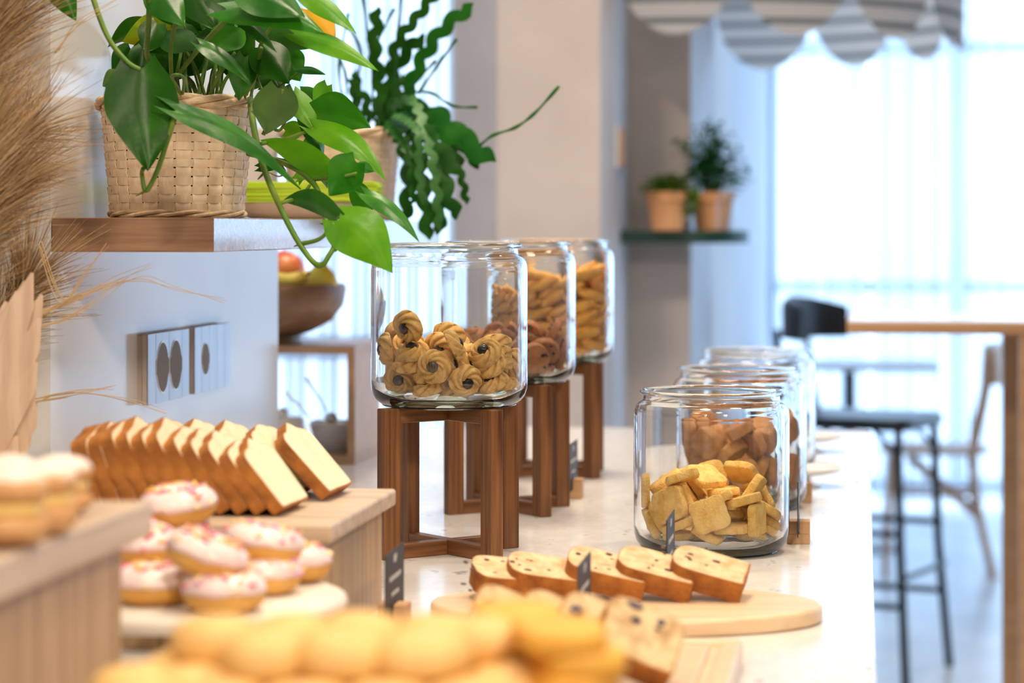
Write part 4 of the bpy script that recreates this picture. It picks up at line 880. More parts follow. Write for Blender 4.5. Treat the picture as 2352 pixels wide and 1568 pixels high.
rows = [(1.295, 0, [325, 510, 695, 880, 1065], 'front row'), (1.342, 0, [310, 440, 620, 800, 985, 1160], 'second row'), (1.392, 0, [420, 560, 700, 845, 980, 1120], 'back row'), (1.318, 1, [610, 790, 960], 'upper front row'), (1.370, 1, [500, 660, 830, 1000, 1110], 'upper back row')]
ordb = ('first', 'second', 'third', 'fourth', 'fifth', 'sixth')
k = 0
for d, lay, xs, rn in rows:
    for j, px in enumerate(xs):
        o = bm[k % 4].copy(); COL.objects.link(o); p = at(px, 1500, d)
        o.location = (p.x, p.y, CT + tz + .0148 + lay * .023); o.rotation_euler = (rnd.uniform(-.12, .12) + (.1 if lay else 0), rnd.uniform(-.12, .12), rnd.uniform(-.5, .5) + TH); o.scale = (1.14 + rnd.uniform(-.06, .1), 1.12, .92 + rnd.uniform(-.05, .05)); o.name = 'golden_bun'
        tag(o, '%s golden bun from the left in the %s of the nearest heap' % (ordb[j], rn), 'bun', 'golden buns in the foreground'); k += 1
for o in bm: bpy.data.objects.remove(o, do_unlink=True)
# stacked sponge fingers at the right of the heap
bs = [blob(.050, .062, .0125, 0, s + 80, 30, .0003, 4).build('sponge_cake', m_biscake, smooth=60) for s in range(2)]
for c in range(2):
    for l in range(4):
        o = bs[(c + l) % 2].copy(); COL.objects.link(o); p = at(1205 + 100 * c, 1500, 1.345 if c else 1.40)
        o.location = (p.x + rnd.uniform(-.005, .005), p.y + rnd.uniform(-.006, .003), CT + tz + .0068 + l * .0128); o.rotation_euler = (0, 0, TH + rnd.uniform(-.35, .35) + c * .2); o.name = 'sponge_cake'
        tag(o, 'orange sponge cake, %s in the %s stack at the right end of the bun tray' % (('lowest', 'second', 'third', 'topmost')[l], ('left', 'right')[c]), 'sponge cake', 'stacked orange sponge cakes')
for o in bs: bpy.data.objects.remove(o, do_unlink=True)

# ================================================================ fruit bowl riser
fr = on(815, 1067); fz = .187
fx0, fx1, fy0, fy1 = fr.x - .42, fr.x, fr.y, fr.y + .2
t = thing('shelf_frame', ((fx0 + fx1) / 2, (fy0 + fy1) / 2, CT), 'open wooden box frame under the fruit bowl', 'riser')
m_frw = wood('tan_frame_wood', (.42, .25, .13), (.52, .33, .19), 0, 12, .4)
MB().lohi((fx0, fy0, CT + fz - .0125), (fx1, fy1, CT + fz)).build('top_board', m_frw, t, 0, .001)
MB().lohi((fx0, fy0, CT), (fx1, fy1, CT + .0125)).build('bottom_board', m_frw, t, 0, .001)
for x in (fx0, fx1 - .0125): MB().lohi((x, fy0, CT + .0125), (x + .0125, fy1, CT + fz - .0125)).build('side_board', m_frw, t, 0, .001)
bc = at(608, 790, 3.91); bz = CT + fz
m_bowl = wood('acacia_bowl', (.20, .10, .055), (.36, .21, .125), 0, 9, .4)
b = thing('fruit_bowl', (bc.x, bc.y, bz), 'dark wooden footed fruit bowl on the box frame', 'bowl')
MB().lathe([(.0005, .022), (.05, .024), (.085, .035), (.112, .058), (.124, .083), (.125, .095), (.1295, .096), (.132, .088), (.127, .062), (.108, .036), (.078, .020), (.058, .014), (.0005, .012)], 64, (bc.x, bc.y, bz)).build('bowl_body', m_bowl, b, 50)
MB().lathe([(.0005, .0135), (.058, .0135), (.057, .004), (.060, 0), (.0005, 0)], 48, (bc.x, bc.y, bz)).build('foot', m_bowl, b, 50)
def lemon(q):
    return 1 + .28 * max(0, abs(q.x) / .04 - .72) * 2
m_yel = M('yellow_fruit_skin', (.90, .70, .05), (.95, .80, .12), 20, .4, .1, 160); m_red = M('red_apple_skin', (.55, .05, .03), (.70, .22, .06), 10, .3)
m_ban = M('banana_skin', (.78, .56, .07), (.66, .55, .10), 8, .45); m_stalk = M('fruit_stalk', (.10, .06, .03), None, rough=.8)
def fruit(nm, lab, p, r, sq, mt, cat, stalk=True, prof=None):
    o = thing(nm, p, lab, cat, 'fruit in the wooden bowl')
    if prof: MB().lathe(prof, 28, p).build('flesh', mt, o, 175)
    else: MB().ball(p, r, 24, 14, sq).build('flesh', mt, o, 175)
    if stalk: MB().tube([p + Vector((0, 0, r * sq[2] * .85)), p + Vector((.003, 0, r * sq[2] + .014))], .0016, 6).build('stalk', m_stalk, o)
p = at(650, 622, 3.95); fruit('red_apple', 'red apple in the fruit bowl beside the wall', p, .036, (1, 1, .92), m_red, 'apple')
p = at(737, 650, 3.87); fruit('yellow_pear', 'yellow pear lying at the right side of the fruit bowl', Vector((p.x, p.y, p.z)), .028, (1, 1, 1), m_yel, 'pear', True, [(.0004, -.028), (.016, -.026), (.027, -.014), (.0285, 0), (.023, .014), (.014, .024), (.008, .032), (.0004, .034)])
p = at(690, 660, 3.96); fruit('green_yellow_apple', 'yellow apple in the fruit bowl behind the pear', p, .033, (1, 1, .92), m_yel, 'apple')
bp = [at(600, 618, 3.86), at(630, 640, 3.83), at(660, 648, 3.82), at(692, 640, 3.83), at(700, 634, 3.835)]
bn = thing('banana', bp[2], 'yellow banana lying along the near rim of the fruit bowl', 'banana', 'fruit in the wooden bowl')
sp = spline(bp, 6); MB().tube(sp, [.004 + .0105 * math.sin(PI * (i + .6) / len(sp)) ** .6 for i in range(len(sp))], 8).build('skin', m_ban, bn, 60)
MB().tube([bp[-1], bp[-1] + Vector((.008, 0, .006))], [.0035, .003], 6).build('stalk', m_stalk, bn)
# crockery inside the box frame
wb = at(775, 1000, 3.93)
t = thing('white_bowl', (wb.x, wb.y, CT + .0126), 'white china bowl with yellow butter inside the box frame', 'bowl')
pw = Vector((wb.x, wb.y, CT + .0126))
MB().lathe([(.0005, .006), (.022, .008), (.036, .022), (.0445, .046), (.0465, .046), (.040, .02), (.026, .003), (.024, 0), (.0005, 0)], 48, pw).build('bowl_body', m_porc, t, 50)
MB().lathe([(.0005, .044), (.02, .043), (.036, .038), (.0405, .0345), (.0005, .034)], 32, pw, lambda q, a, r, z: q * (1 + nz(q, 60, .08))).build('butter', M('butter', (.88, .70, .20), None, rough=.4), t, 175)
for a, b2, lab in ((at(655, 900, 3.90), at(716, 962, 3.90), 'thin silver spoon leaning inside the box frame, left one'), (at(703, 868, 3.95), at(752, 945, 3.93), 'thin silver spoon leaning in the white bowl')):
    s = thing('spoon', b2, lab, 'spoon', 'spoons in the box frame'); m_sil = bpy.data.materials.get('spoon_silver') or M('spoon_silver', (.70, .74, .80), None, rough=.35, metal=.3)
    MB().tube([a, a.lerp(b2, .5) + Vector((0, 0, .001)), b2], [.0026, .0016, .0014], 8).build('handle', m_sil, s)
    MB().ball(b2 + (b2 - a).normalized() * .012, .012, 12, 8, (.9, .6, .7)).build('spoon_bowl', m_sil, s, 175)
sb = at(650, 990, 3.96)
t = thing('sugar_pot', (sb.x, sb.y, CT + .0126), 'white china sugar pot partly hidden by the wall', 'pot')
MB().lathe([(.0005, 0), (.028, 0), (.038, .02), (.036, .045), (.030, .052), (.0005, .052)], 40, (sb.x, sb.y, CT + .0126)).build('pot_body', m_porc, t, 50)
MB().ball((sb.x, sb.y, CT + .0126 + .058), .009, 14, 8).build('knob', m_porc, t, 175)

# ================================================================ woven planters on the shelf
m_braid = M('twisted_rim_fibre', (.50, .34, .20), (.80, .62, .42), 60, .7, .5, 160, (1, 1, 3))
def basket(c, z0, rb, rt, h, label, NS=26, rows=12):
    t = thing('woven_planter', (c.x, c.y, z0), label, 'planter', 'woven bamboo planters'); O = Vector((c.x, c.y, z0)); a_ = .0013
    R = lambda z: rb + (rt - rb) * z / h
    z_lo, z_hi = .006, h - .012; pitch = (z_hi - z_lo) / rows
    for k in range(rows):
        vs = []; fs = []; n = NS * 4; zc = z_lo + pitch * (k + .5); hh = pitch * .44
        for i in range(n):
            g = 2 * PI * i / n; off = a_ * 1.15 * math.cos(NS / 2 * g + k * PI); wob = .0006 * math.sin(g * 3 + k)
            for rr, zz in ((.0005, -hh), (.0011, hh), (-.0007, hh), (-.0007, -hh)):
                r = R(zc + zz) + off + rr; vs.append(O + Vector((r * math.cos(g), r * math.sin(g), zc + zz + wob)))
        for i in range(n):
            j = (i + 1) % n
            for q in range(4): fs.append((i * 4 + q, j * 4 + q, j * 4 + (q + 1) % 4, i * 4 + (q + 1) % 4))
        MB().add(vs, fs).build('weft_band', m_bamboo2, t, 45)
    for i in range(NS):
        g = 2 * PI * i / NS; er = Vector((math.cos(g), math.sin(g), 0)); et = Vector((-math.sin(g), math.cos(g), 0)); vs = []; fs = []; m = rows * 2 + 1; wd = PI * (rb + rt) / NS * .43
        for j in range(m):
            z = z_lo + (z_hi - z_lo) * j / (m - 1); off = -a_ * (math.sin(PI * rows * (z - z_lo) / (z_hi - z_lo)) if True else 0) * (1 if i % 2 == 0 else -1)
            r = R(z) + off
            for sx, rr in ((-1, .0006), (1, .0006), (1, -.0006), (-1, -.0006)): vs.append(O + er * (r + rr) + et * (sx * wd) + Vector((0, 0, z)))
        for j in range(m - 1):
            for q in range(4): fs.append((j * 4 + q, j * 4 + (q + 1) % 4, (j + 1) * 4 + (q + 1) % 4, (j + 1) * 4 + q))
        MB().add(vs, fs).build('warp_stake', m_bamboo, t, 45)
    def ring(z, r, rad, nm, ph):
        m = MB()
        for s in range(3):
            pts = []
            for i in range(97):
                g = 2 * PI * i / 96; q = g * 4 + s * 2 * PI / 3 + ph
                pts.append(O + Vector(((r + rad * .7 * math.cos(q)) * math.cos(g), (r + rad * .7 * math.cos(q)) * math.sin(g), z + rad * .7 * math.sin(q))))
            m.tube(pts, rad * .62, 6, False)
        m.build(nm, m_braid, t, 175)
    ring(h - .006, rt + .0005, .0065, 'braided_rim', 0); ring(.004, rb + .0005, .0038, 'base_ring', 1)
    MB().lathe([(.0005, .003), (rb - .004, .003), (rt - .004, h - .008), (rt - .006, h - .008), (rt - .008, h - .02), (.0005, h - .02)], 40, O).build('liner', m_dark, t, 60)
    MB().lathe([(.0005, h - .017), (.04, h - .0165), (rt - .008, h - .02), (.0005, h - .0205)], 40, O, lambda q, a, r, z: q + Vector((0, 0, nz(q, 70, .004)))).build('soil', m_soil, t, 175)
    return t
P1 = at(408, 500, 2.735); P2 = at(784, 500, 3.62)
basket(P1, SZ + .0006, .0735, .0850, .134, 'woven bamboo planter holding the trailing pothos')
basket(P2, SZ + .0006, .0760, .0870, .134, 'woven bamboo planter holding the fishbone cactus')

# napkins on a shallow tray
tp = at(690, 500, 3.30)
nt_ = thing('napkin_tray', (tp.x, tp.y, SZ), 'pale oval tray on the shelf under the green napkins', 'tray')
m_tray = M('beige_tray', (.62, .53, .45), (.68, .59, .50), 8, .45)
MB().lathe([(.0005, .003), (.8, .003), (.93, .012), (1.0, .0225), (1.02, .0225), (.95, .010), (.82, 0), (.0005, 0)], 56, (tp.x, tp.y, SZ), lambda q, a, r, z: RZ(TH) @ Vector((q.x * .083, q.y * .075, z))).build('dish', m_tray, nt_, 50)
m_lime = M('lime_napkin', (.55, .80, .03), (.66, .88, .07), 10, .8, .1, 60, rnd_v=.12)
for k in range(16):
    q = rnd.uniform(-.0022, .0022); th = .0016
    pk = at(716, 470, 3.30); o = thing('paper_napkin', (pk.x + q, pk.y, SZ + .0236 + k * .00172), 'lime green folded paper napkin inside the stack on the tray' if k < 15 else 'topmost lime green paper napkin of the folded stack', 'napkin', 'stack of lime napkins', (0, 0, TH + rnd.uniform(-.03, .03)))
    MB().box((0, 0, .00045), (.185, .115, .0007)).build('lower_fold', m_lime, o, 0, world=False)
    MB().box((.0006, 0, .0012), (.184, .114, .0007)).build('upper_fold', m_lime, o, 0, world=False)
    MB().tube([(-.0922, y, .0008) for y in (-.0572, 0, .0572)], .0008, 6).build('fold_edge', m_lime, o, 175, world=False)

# ================================================================ pothos
CAMP = Vector((0, 0, EYE))
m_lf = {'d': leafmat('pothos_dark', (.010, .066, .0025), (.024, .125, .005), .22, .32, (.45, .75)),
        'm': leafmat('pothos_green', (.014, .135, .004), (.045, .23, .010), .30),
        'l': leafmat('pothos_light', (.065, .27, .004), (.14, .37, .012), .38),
        'o': leafmat('pothos_underside', (.05, .115, .022), (.075, .15, .032), .35, .6),
        'g': leafmat('pothos_glossy', (.014, .10, .010), (.045, .185, .022), .2, .28),
        'y': leafmat('pothos_yellowed', (.62, .30, .01), (.78, .42, .02), .4, .5),
        'e': leafmat('pothos_yellow_edge', (.03, .20, .008), (.60, .42, .01), .3, .35, (.52, .60), 9)}
m_stem = leafmat('pothos_stem', (.10, .22, .03), (.20, .30, .05), .1, .4)
m_stemb = M('pothos_brown_stem', (.16, .10, .04), (.10, .14, .03), 40, .5)
SRF = at(640, 250, 2.72)
PZ = Vector((P1.x, P1.y, SZ + .115))
po = thing('pothos_plant', PZ, 'trailing pothos with heart-shaped green leaves in the woven planter', 'plant')
def leaf(parent, B, T, w, mt, phi=0, arch=0.0, fold=.22, lobe=.16, nm='leaf', wav=.05):
    B = at(*B); T = at(*T); ax = T - B; L = ax.length; ax = ax / L; vw = (B - CAMP).normalized()
    s0 = ax.cross(vw).normalized(); n0 = s0.cross(ax); ph = math.radians(phi)
    sd = s0 * math.cos(ph) + n0 * math.sin(ph); nn = sd.cross(ax)
    if nn.z < 0 and abs(nn.z) > .2: pass
    W = w / F * (B - CAMP).length / 2; nu, nv = 16, 8; vs = []; fs = []; up = Vector((0, 0, 1)); seed = (B.x + T.z) * 37
    for i in range(nu + 1):
        u = i / nu
        wd = W * (math.sin(PI * min(1, u ** .62)) ** .85) * (1.0 if u < .45 else 1 - .18 * (u - .45)) * 1.02
        if u < .06: wd = max(wd, W * .42)
        if u > .985: wd = W * .01
        for j in range(nv + 1):
            v = -1 + 2 * j / nv
            al = u * L - L * lobe * (abs(v) ** 1.3) * max(0, 1 - u * 2.6) ** 2 * (1 if abs(v) > .05 else 0)
            q = B + ax * al + sd * (v * wd) + nn * (abs(v) * wd * fold + W * wav * math.sin(u * 7 + v * 3 + seed) * abs(v)) + up * (arch * L * 4 * u * (1 - u))
            vs.append(q)
    for i in range(nu):
        for j in range(nv): a = i * (nv + 1) + j; fs.append((a, a + 1, a + nv + 2, a + nv + 1))
    return MB().add(vs, fs).build(nm, m_lf[mt] if isinstance(mt, str) else mt, parent, 175)
def stem(parent, P, r0, r1=None, mt=None, nm='stem', n=6):
    sp = spline([at(*p) for p in P], n); r1 = r1 or r0 * .7
    return MB().tube(sp, [(r0 + (r1 - r0) * i / (len(sp) - 1)) / F * 2.6 for i in range(len(sp))], 8).build(nm, mt or m_stem, parent, 175)
D = 2.62
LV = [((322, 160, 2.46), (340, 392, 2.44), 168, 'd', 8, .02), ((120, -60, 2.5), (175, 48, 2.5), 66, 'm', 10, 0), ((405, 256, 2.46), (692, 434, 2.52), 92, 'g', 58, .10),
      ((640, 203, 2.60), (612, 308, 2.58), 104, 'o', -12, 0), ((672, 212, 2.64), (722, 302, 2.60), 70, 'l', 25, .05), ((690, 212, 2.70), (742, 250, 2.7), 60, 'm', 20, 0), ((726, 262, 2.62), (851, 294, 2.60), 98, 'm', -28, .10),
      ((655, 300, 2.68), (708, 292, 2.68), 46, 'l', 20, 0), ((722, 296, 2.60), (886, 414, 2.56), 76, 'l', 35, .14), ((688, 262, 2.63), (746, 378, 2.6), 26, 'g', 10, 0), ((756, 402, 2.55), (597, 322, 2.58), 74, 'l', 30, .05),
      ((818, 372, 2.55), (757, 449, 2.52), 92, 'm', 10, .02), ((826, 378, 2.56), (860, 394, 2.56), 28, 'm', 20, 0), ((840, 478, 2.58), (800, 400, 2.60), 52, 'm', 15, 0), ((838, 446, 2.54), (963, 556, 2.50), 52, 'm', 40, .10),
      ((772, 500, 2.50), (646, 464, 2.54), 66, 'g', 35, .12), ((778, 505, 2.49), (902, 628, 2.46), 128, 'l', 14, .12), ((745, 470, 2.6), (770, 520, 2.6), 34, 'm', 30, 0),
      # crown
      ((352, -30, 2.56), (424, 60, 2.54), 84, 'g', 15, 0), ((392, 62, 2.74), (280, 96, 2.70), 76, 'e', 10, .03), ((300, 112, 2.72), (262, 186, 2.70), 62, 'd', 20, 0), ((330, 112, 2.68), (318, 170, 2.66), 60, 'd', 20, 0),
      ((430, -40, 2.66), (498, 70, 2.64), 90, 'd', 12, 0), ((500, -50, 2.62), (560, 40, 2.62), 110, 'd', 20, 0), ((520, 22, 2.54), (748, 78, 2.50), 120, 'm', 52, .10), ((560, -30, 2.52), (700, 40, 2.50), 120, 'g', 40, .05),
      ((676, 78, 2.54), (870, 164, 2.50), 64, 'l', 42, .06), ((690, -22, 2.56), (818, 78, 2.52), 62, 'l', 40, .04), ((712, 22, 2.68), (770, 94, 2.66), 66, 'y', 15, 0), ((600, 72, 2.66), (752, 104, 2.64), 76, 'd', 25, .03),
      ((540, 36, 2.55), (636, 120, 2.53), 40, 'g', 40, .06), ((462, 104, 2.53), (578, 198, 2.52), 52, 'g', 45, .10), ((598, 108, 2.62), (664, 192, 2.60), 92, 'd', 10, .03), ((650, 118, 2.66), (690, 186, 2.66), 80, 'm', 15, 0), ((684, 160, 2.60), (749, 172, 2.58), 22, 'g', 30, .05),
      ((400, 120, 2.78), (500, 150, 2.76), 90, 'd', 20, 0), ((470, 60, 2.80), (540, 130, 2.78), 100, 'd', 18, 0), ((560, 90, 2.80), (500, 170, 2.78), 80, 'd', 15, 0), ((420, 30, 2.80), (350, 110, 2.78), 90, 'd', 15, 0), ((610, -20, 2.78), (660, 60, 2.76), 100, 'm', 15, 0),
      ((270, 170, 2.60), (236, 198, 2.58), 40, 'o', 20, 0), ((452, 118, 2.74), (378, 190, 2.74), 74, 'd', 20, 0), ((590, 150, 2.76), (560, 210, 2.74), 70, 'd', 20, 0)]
r3 = random.Random(12)
for k in range(26):
    bx = r3.uniform(330, 640); by = r3.uniform(-60, 150); dd = r3.uniform(2.62, 2.88); an = r3.uniform(0, 6.28); ln_ = r3.uniform(80, 130)
    LV.append(((bx, by, dd), (bx + ln_ * math.cos(an), by + ln_ * (.25 + .6 * abs(math.sin(an))), dd + r3.uniform(-.05, .05)), r3.uniform(55, 95), r3.choice('ddmdg'), r3.uniform(-50, 50), r3.uniform(0, .12)))
for k in range(9):
    bx = r3.uniform(590, 760); by = r3.uniform(190, 420); dd = r3.uniform(2.66, 2.76); an = r3.uniform(-.6, 2.2); ln_ = r3.uniform(50, 85)
    LV.append(((bx, by, dd), (bx + ln_ * math.cos(an), by + ln_ * math.sin(an), dd + r3.uniform(-.03, .03)), r3.uniform(32, 52), r3.choice('mld'), r3.uniform(-50, 50), .06))
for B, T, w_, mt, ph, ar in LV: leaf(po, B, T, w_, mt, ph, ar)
ST = [([(205, -30, 2.48), (245, 80, 2.47), (290, 140, 2.46), (322, 160, 2.46)], 6.5), ([(345, -20, 2.55), (341, 60, 2.58), (338, 130, 2.64), (360, 165, 2.70), (390, 215, 2.72)], 7), ([(405, 45, 2.56), (392, 120, 2.62), (398, 220, 2.70)], 6), ([(540, 25, 2.55), (450, 120, 2.62), (400, 190, 2.68), (395, 225, 2.7)], 6.5),
      ([(640, 40, 2.6), (600, 100, 2.62), (590, 160, 2.66), (575, 225, 2.7)], 5), ([(600, 110, 2.6), (585, 180, 2.65), (560, 225, 2.7)], 5), ([(480, 225, 2.68), (505, 170, 2.66), (540, 120, 2.66)], 5), ([(500, 228, 2.68), (520, 180, 2.66), (545, 160, 2.66)], 5),
      ([(430, 225, 2.70), (425, 150, 2.72), (430, 60, 2.72)], 5), ([(455, 225, 2.7), (470, 150, 2.72), (480, 90, 2.74)], 4.5), ([(415, 215, 2.64), (395, 180, 2.60), (405, 172, 2.58), (422, 180, 2.6), (420, 215, 2.64)], 5), ([(540, 225, 2.7), (560, 190, 2.66), (600, 170, 2.66)], 4.5),
      ([(575, 228, 2.66), (584, 300, 2.56), (604, 380, 2.54), (640, 468, 2.52), (688, 560, 2.50), (732, 610, 2.48), (760, 580, 2.48), (790, 530, 2.49)], 8), ([(570, 352, 2.64), (650, 374, 2.60), (712, 412, 2.56), (738, 458, 2.54), (752, 520, 2.52), (770, 575, 2.50)], 7),
      ([(405, 258, 2.46), (385, 320, 2.46), (362, 390, 2.47), (336, 438, 2.48), (326, 400, 2.48), (330, 386, 2.47)], 6.5), ([(712, 412, 2.56), (770, 408, 2.54), (820, 398, 2.54)], 5), ([(690, 560, 2.50), (735, 548, 2.49), (768, 512, 2.49)], 5.5), ([(640, 468, 2.52), (690, 450, 2.54), (712, 425, 2.55)], 5),
      ([(600, 330, 2.57), (650, 320, 2.60), (722, 296, 2.60)], 5), ([(604, 310, 2.6), (640, 240, 2.6), (650, 205, 2.6)], 5), ([(590, 180, 2.66), (610, 215, 2.64), (640, 200, 2.62), (690, 165, 2.6)], 4), ([(596, 262, 2.62), (640, 300, 2.66), (668, 250, 2.66), (700, 215, 2.66)], 4.5)]
for k in range(22):
    x0 = r3.uniform(380, 580); x1 = x0 + r3.uniform(-110, 110); y1 = r3.uniform(20, 170); dd = r3.uniform(2.66, 2.82)
    ST.append(([(x0, 228, dd), (x0 + (x1 - x0) * .3 + r3.uniform(-15, 15), 228 + (y1 - 228) * .55, dd), (x1, y1, dd + r3.uniform(-.04, .04))], r3.uniform(3.2, 5.5)))
for P, r in ST: stem(po, P, r / 1.0)
for P in ([(690, 560, 2.5), (675, 566, 2.5)], [(745, 515, 2.53), (735, 512, 2.53)], [(604, 400, 2.54), (592, 412, 2.54)], [(336, 438, 2.48), (312, 450, 2.48)], [(640, 372, 2.6), (655, 395, 2.6), (640, 405, 2.58), (618, 396, 2.56)]): stem(po, P, 3.5, 1.2, m_stemb, 'aerial_root')

# ================================================================ fishbone cactus
m_cac = [leafmat('cactus_green', (.010, .085, .006), (.026, .15, .012), .24, .4), leafmat('cactus_light', (.012, .15, .012), (.03, .22, .02), .3, .38), leafmat('cactus_grey', (.04, .15, .035), (.08, .22, .065), .15, .5)]
cz = thing('fishbone_cactus', Vector((P2.x, P2.y, SZ + .115)), 'fishbone cactus with zigzag stems hanging from the farther woven planter', 'plant')
def blade(P, w, mi, phi=0, w2=None, per=1.4, nm='zigzag_stem', deep=.76):
    pts = spline([at(*p) for p in P], 26); n = len(pts); W = w * .80 / F * 3.4 / 2; vs = []; fs = []; s = 0; tot = sum((pts[i + 1] - pts[i]).length for i in range(n - 1))
    ph = math.radians(phi); pl = W * per
    for i, p in enumerate(pts):
        if i: s += (p - pts[i - 1]).length
        t_ = (pts[min(i + 1, n - 1)] - pts[max(i - 1, 0)]).normalized(); vw = (p - CAMP).normalized(); s0 = t_.cross(vw).normalized(); n0 = s0.cross(t_)
        sd = s0 * math.cos(ph) + n0 * math.sin(ph); nn = sd.cross(t_); e = min(1, s / (W * 2.0) + .3) * min(1, (tot - s) / (W * 1.2) + .12)
        a = W * e * ((1 - deep) + deep * abs(math.sin(PI * s / (2 * pl))) ** .8); b = W * e * ((1 - deep) + deep * abs(math.sin(PI * s / (2 * pl) + PI / 2)) ** .8)
        vs += [p - sd * a, p - sd * a * .35 + nn * .0011, p + nn * .0018, p + sd * b * .35 + nn * .0011, p + sd * b, p - nn * .0014]
    for i in range(n - 1):
        for q in range(6): fs.append((i * 6 + q, i * 6 + (q + 1) % 6, (i + 1) * 6 + (q + 1) % 6, (i + 1) * 6 + q))
    return MB().add(vs, fs).build(nm, m_cac[mi], cz, 60)
c0 = (855, 300, 3.62)
BLD = [([(870, 295, 3.6), (872, 200, 3.6), (860, 100, 3.58), (870, 15, 3.56)], 50, 0, 0), ([(885, 295, 3.62), (895, 190, 3.62), (912, 100, 3.6), (965, 30, 3.58), (1010, -30, 3.56)], 44, 0, 0), ([(905, 295, 3.64), (955, 165, 3.62), (1010, 75, 3.6), (1088, 8, 3.58)], 56, 1, 0), ([(868, 270, 3.66), (912, 150, 3.66), (975, 78, 3.64)], 58, 0, 10),
       ([(830, 290, 3.66), (815, 220, 3.66), (820, 160, 3.66)], 40, 0, 0), ([(760, 280, 3.68), (745, 220, 3.68), (738, 188, 3.68)], 40, 0, 0), ([(845, 290, 3.6), (840, 230, 3.6), (800, 180, 3.6)], 40, 0, 20), ([(900, 290, 3.58), (905, 230, 3.58), (925, 170, 3.58)], 44, 0, 10), ([(862, 300, 3.7), (900, 250, 3.7), (950, 225, 3.68)], 50, 0, 10),
       ([(895, 250, 3.58), (948, 232, 3.5), (985, 330, 3.42), (1002, 430, 3.40), (1010, 530, 3.40)], 40, 2, 25), ([(915, 262, 3.58), (985, 270, 3.5), (1060, 320, 3.46), (1138, 372, 3.44)], 82, 1, 0), ([(920, 255, 3.6), (1000, 262, 3.54), (1060, 315, 3.5), (1100, 388, 3.48)], 66, 0, 10),
       ([(885, 280, 3.56), (925, 330, 3.46), (938, 420, 3.44), (925, 515, 3.44)], 52, 0, 0), ([(900, 280, 3.56), (950, 320, 3.46), (972, 430, 3.42), (985, 552, 3.42)], 56, 0, 0), ([(912, 275, 3.56), (985, 320, 3.46), (1020, 420, 3.42), (1048, 505, 3.42)], 58, 0, 0), ([(930, 270, 3.6), (1025, 320, 3.5), (1058, 400, 3.48), (1072, 470, 3.48)], 30, 0, 0),
       ([(905, 262, 3.52), (958, 300, 3.40), (962, 380, 3.38), (972, 470, 3.38)], 34, 2, 30), ([(925, 272, 3.56), (1000, 330, 3.46), (1012, 420, 3.44), (1006, 540, 3.44)], 50, 0, 10), ([(910, 250, 3.62), (970, 250, 3.58), (1030, 300, 3.56), (1052, 392, 3.54)], 62, 0, 10), ([(895, 290, 3.52), (935, 350, 3.42), (950, 440, 3.40), (942, 470, 3.40)], 34, 0, 30),
       ([(900, 270, 3.54), (970, 300, 3.44), (1040, 380, 3.42), (1060, 405, 3.42)], 60, 0, 0)]
for P, w_, mi, ph in BLD: blade(P, w_, mi, ph)
TN = [[(1096, 340, 3.46), (1130, 312, 3.42), (1185, 292, 3.40), (1230, 258, 3.38), (1284, 198, 3.36)], [(910, 215, 3.6), (985, 212, 3.56), (1040, 243, 3.54), (1096, 246, 3.52)], [(880, 290, 3.6), (850, 110, 3.6), (832, -10, 3.58)], [(900, 290, 3.6), (910, 120, 3.6), (922, -10, 3.58)], [(960, 215, 3.6), (1005, 150, 3.58), (1048, 90, 3.56)],
      [(790, 280, 3.66), (795, 180, 3.66), (772, 110, 3.64)], [(800, 280, 3.66), (828, 115, 3.64), (760, 30, 3.62)], [(880, 280, 3.62), (945, 200, 3.6), (1000, 140, 3.58)], [(860, 280, 3.62), (858, 130, 3.62), (905, 20, 3.6)], [(790, 250, 3.66), (780, 150, 3.66), (800, 30, 3.64)]]
for P in TN:
    sp = spline([at(*p) for p in P], 8); MB().tube(sp, [.0021 + .0006 * math.sin(i * .9) for i in range(len(sp))], 6).build('thin_stem', m_cac[1 if P is TN[0] else 0], cz, 175)

# ================================================================ dried grass and palm leaf at the left
def strand_mat():
    m, nt, b, N, L = nodes_of('dried_plume'); g = N.new('ShaderNodeNewGeometry'); cr = N.new('ShaderNodeValToRGB'); e = cr.color_ramp.elements
    e[0].color = (.17, .095, .045, 1); e[1].color = (.72, .55, .35, 1); x = e.new(.55); x.color = (.40, .26, .13, 1)
    L.new(g.outputs['Random Per Island'], cr.inputs[0]); L.new(cr.outputs[0], b.inputs['Base Color']); b.inputs['Roughness'].default_value = .7; b.inputs['Specular IOR Level'].default_value = .2; return m
m_pamp = strand_mat(); m_straw = M('dried_stalk', (.55, .38, .19), (.66, .48, .26), 20, .7)
m_palm = M('dried_palm', (.56, .40, .29), (.68, .52, .39), 16, .75, .2, 60, (6, 6, .7))
pg = thing('pampas_grass', at(-60, 1400, 2.42), 'bunch of dried tan pampas plumes at the left edge', 'dried grass')
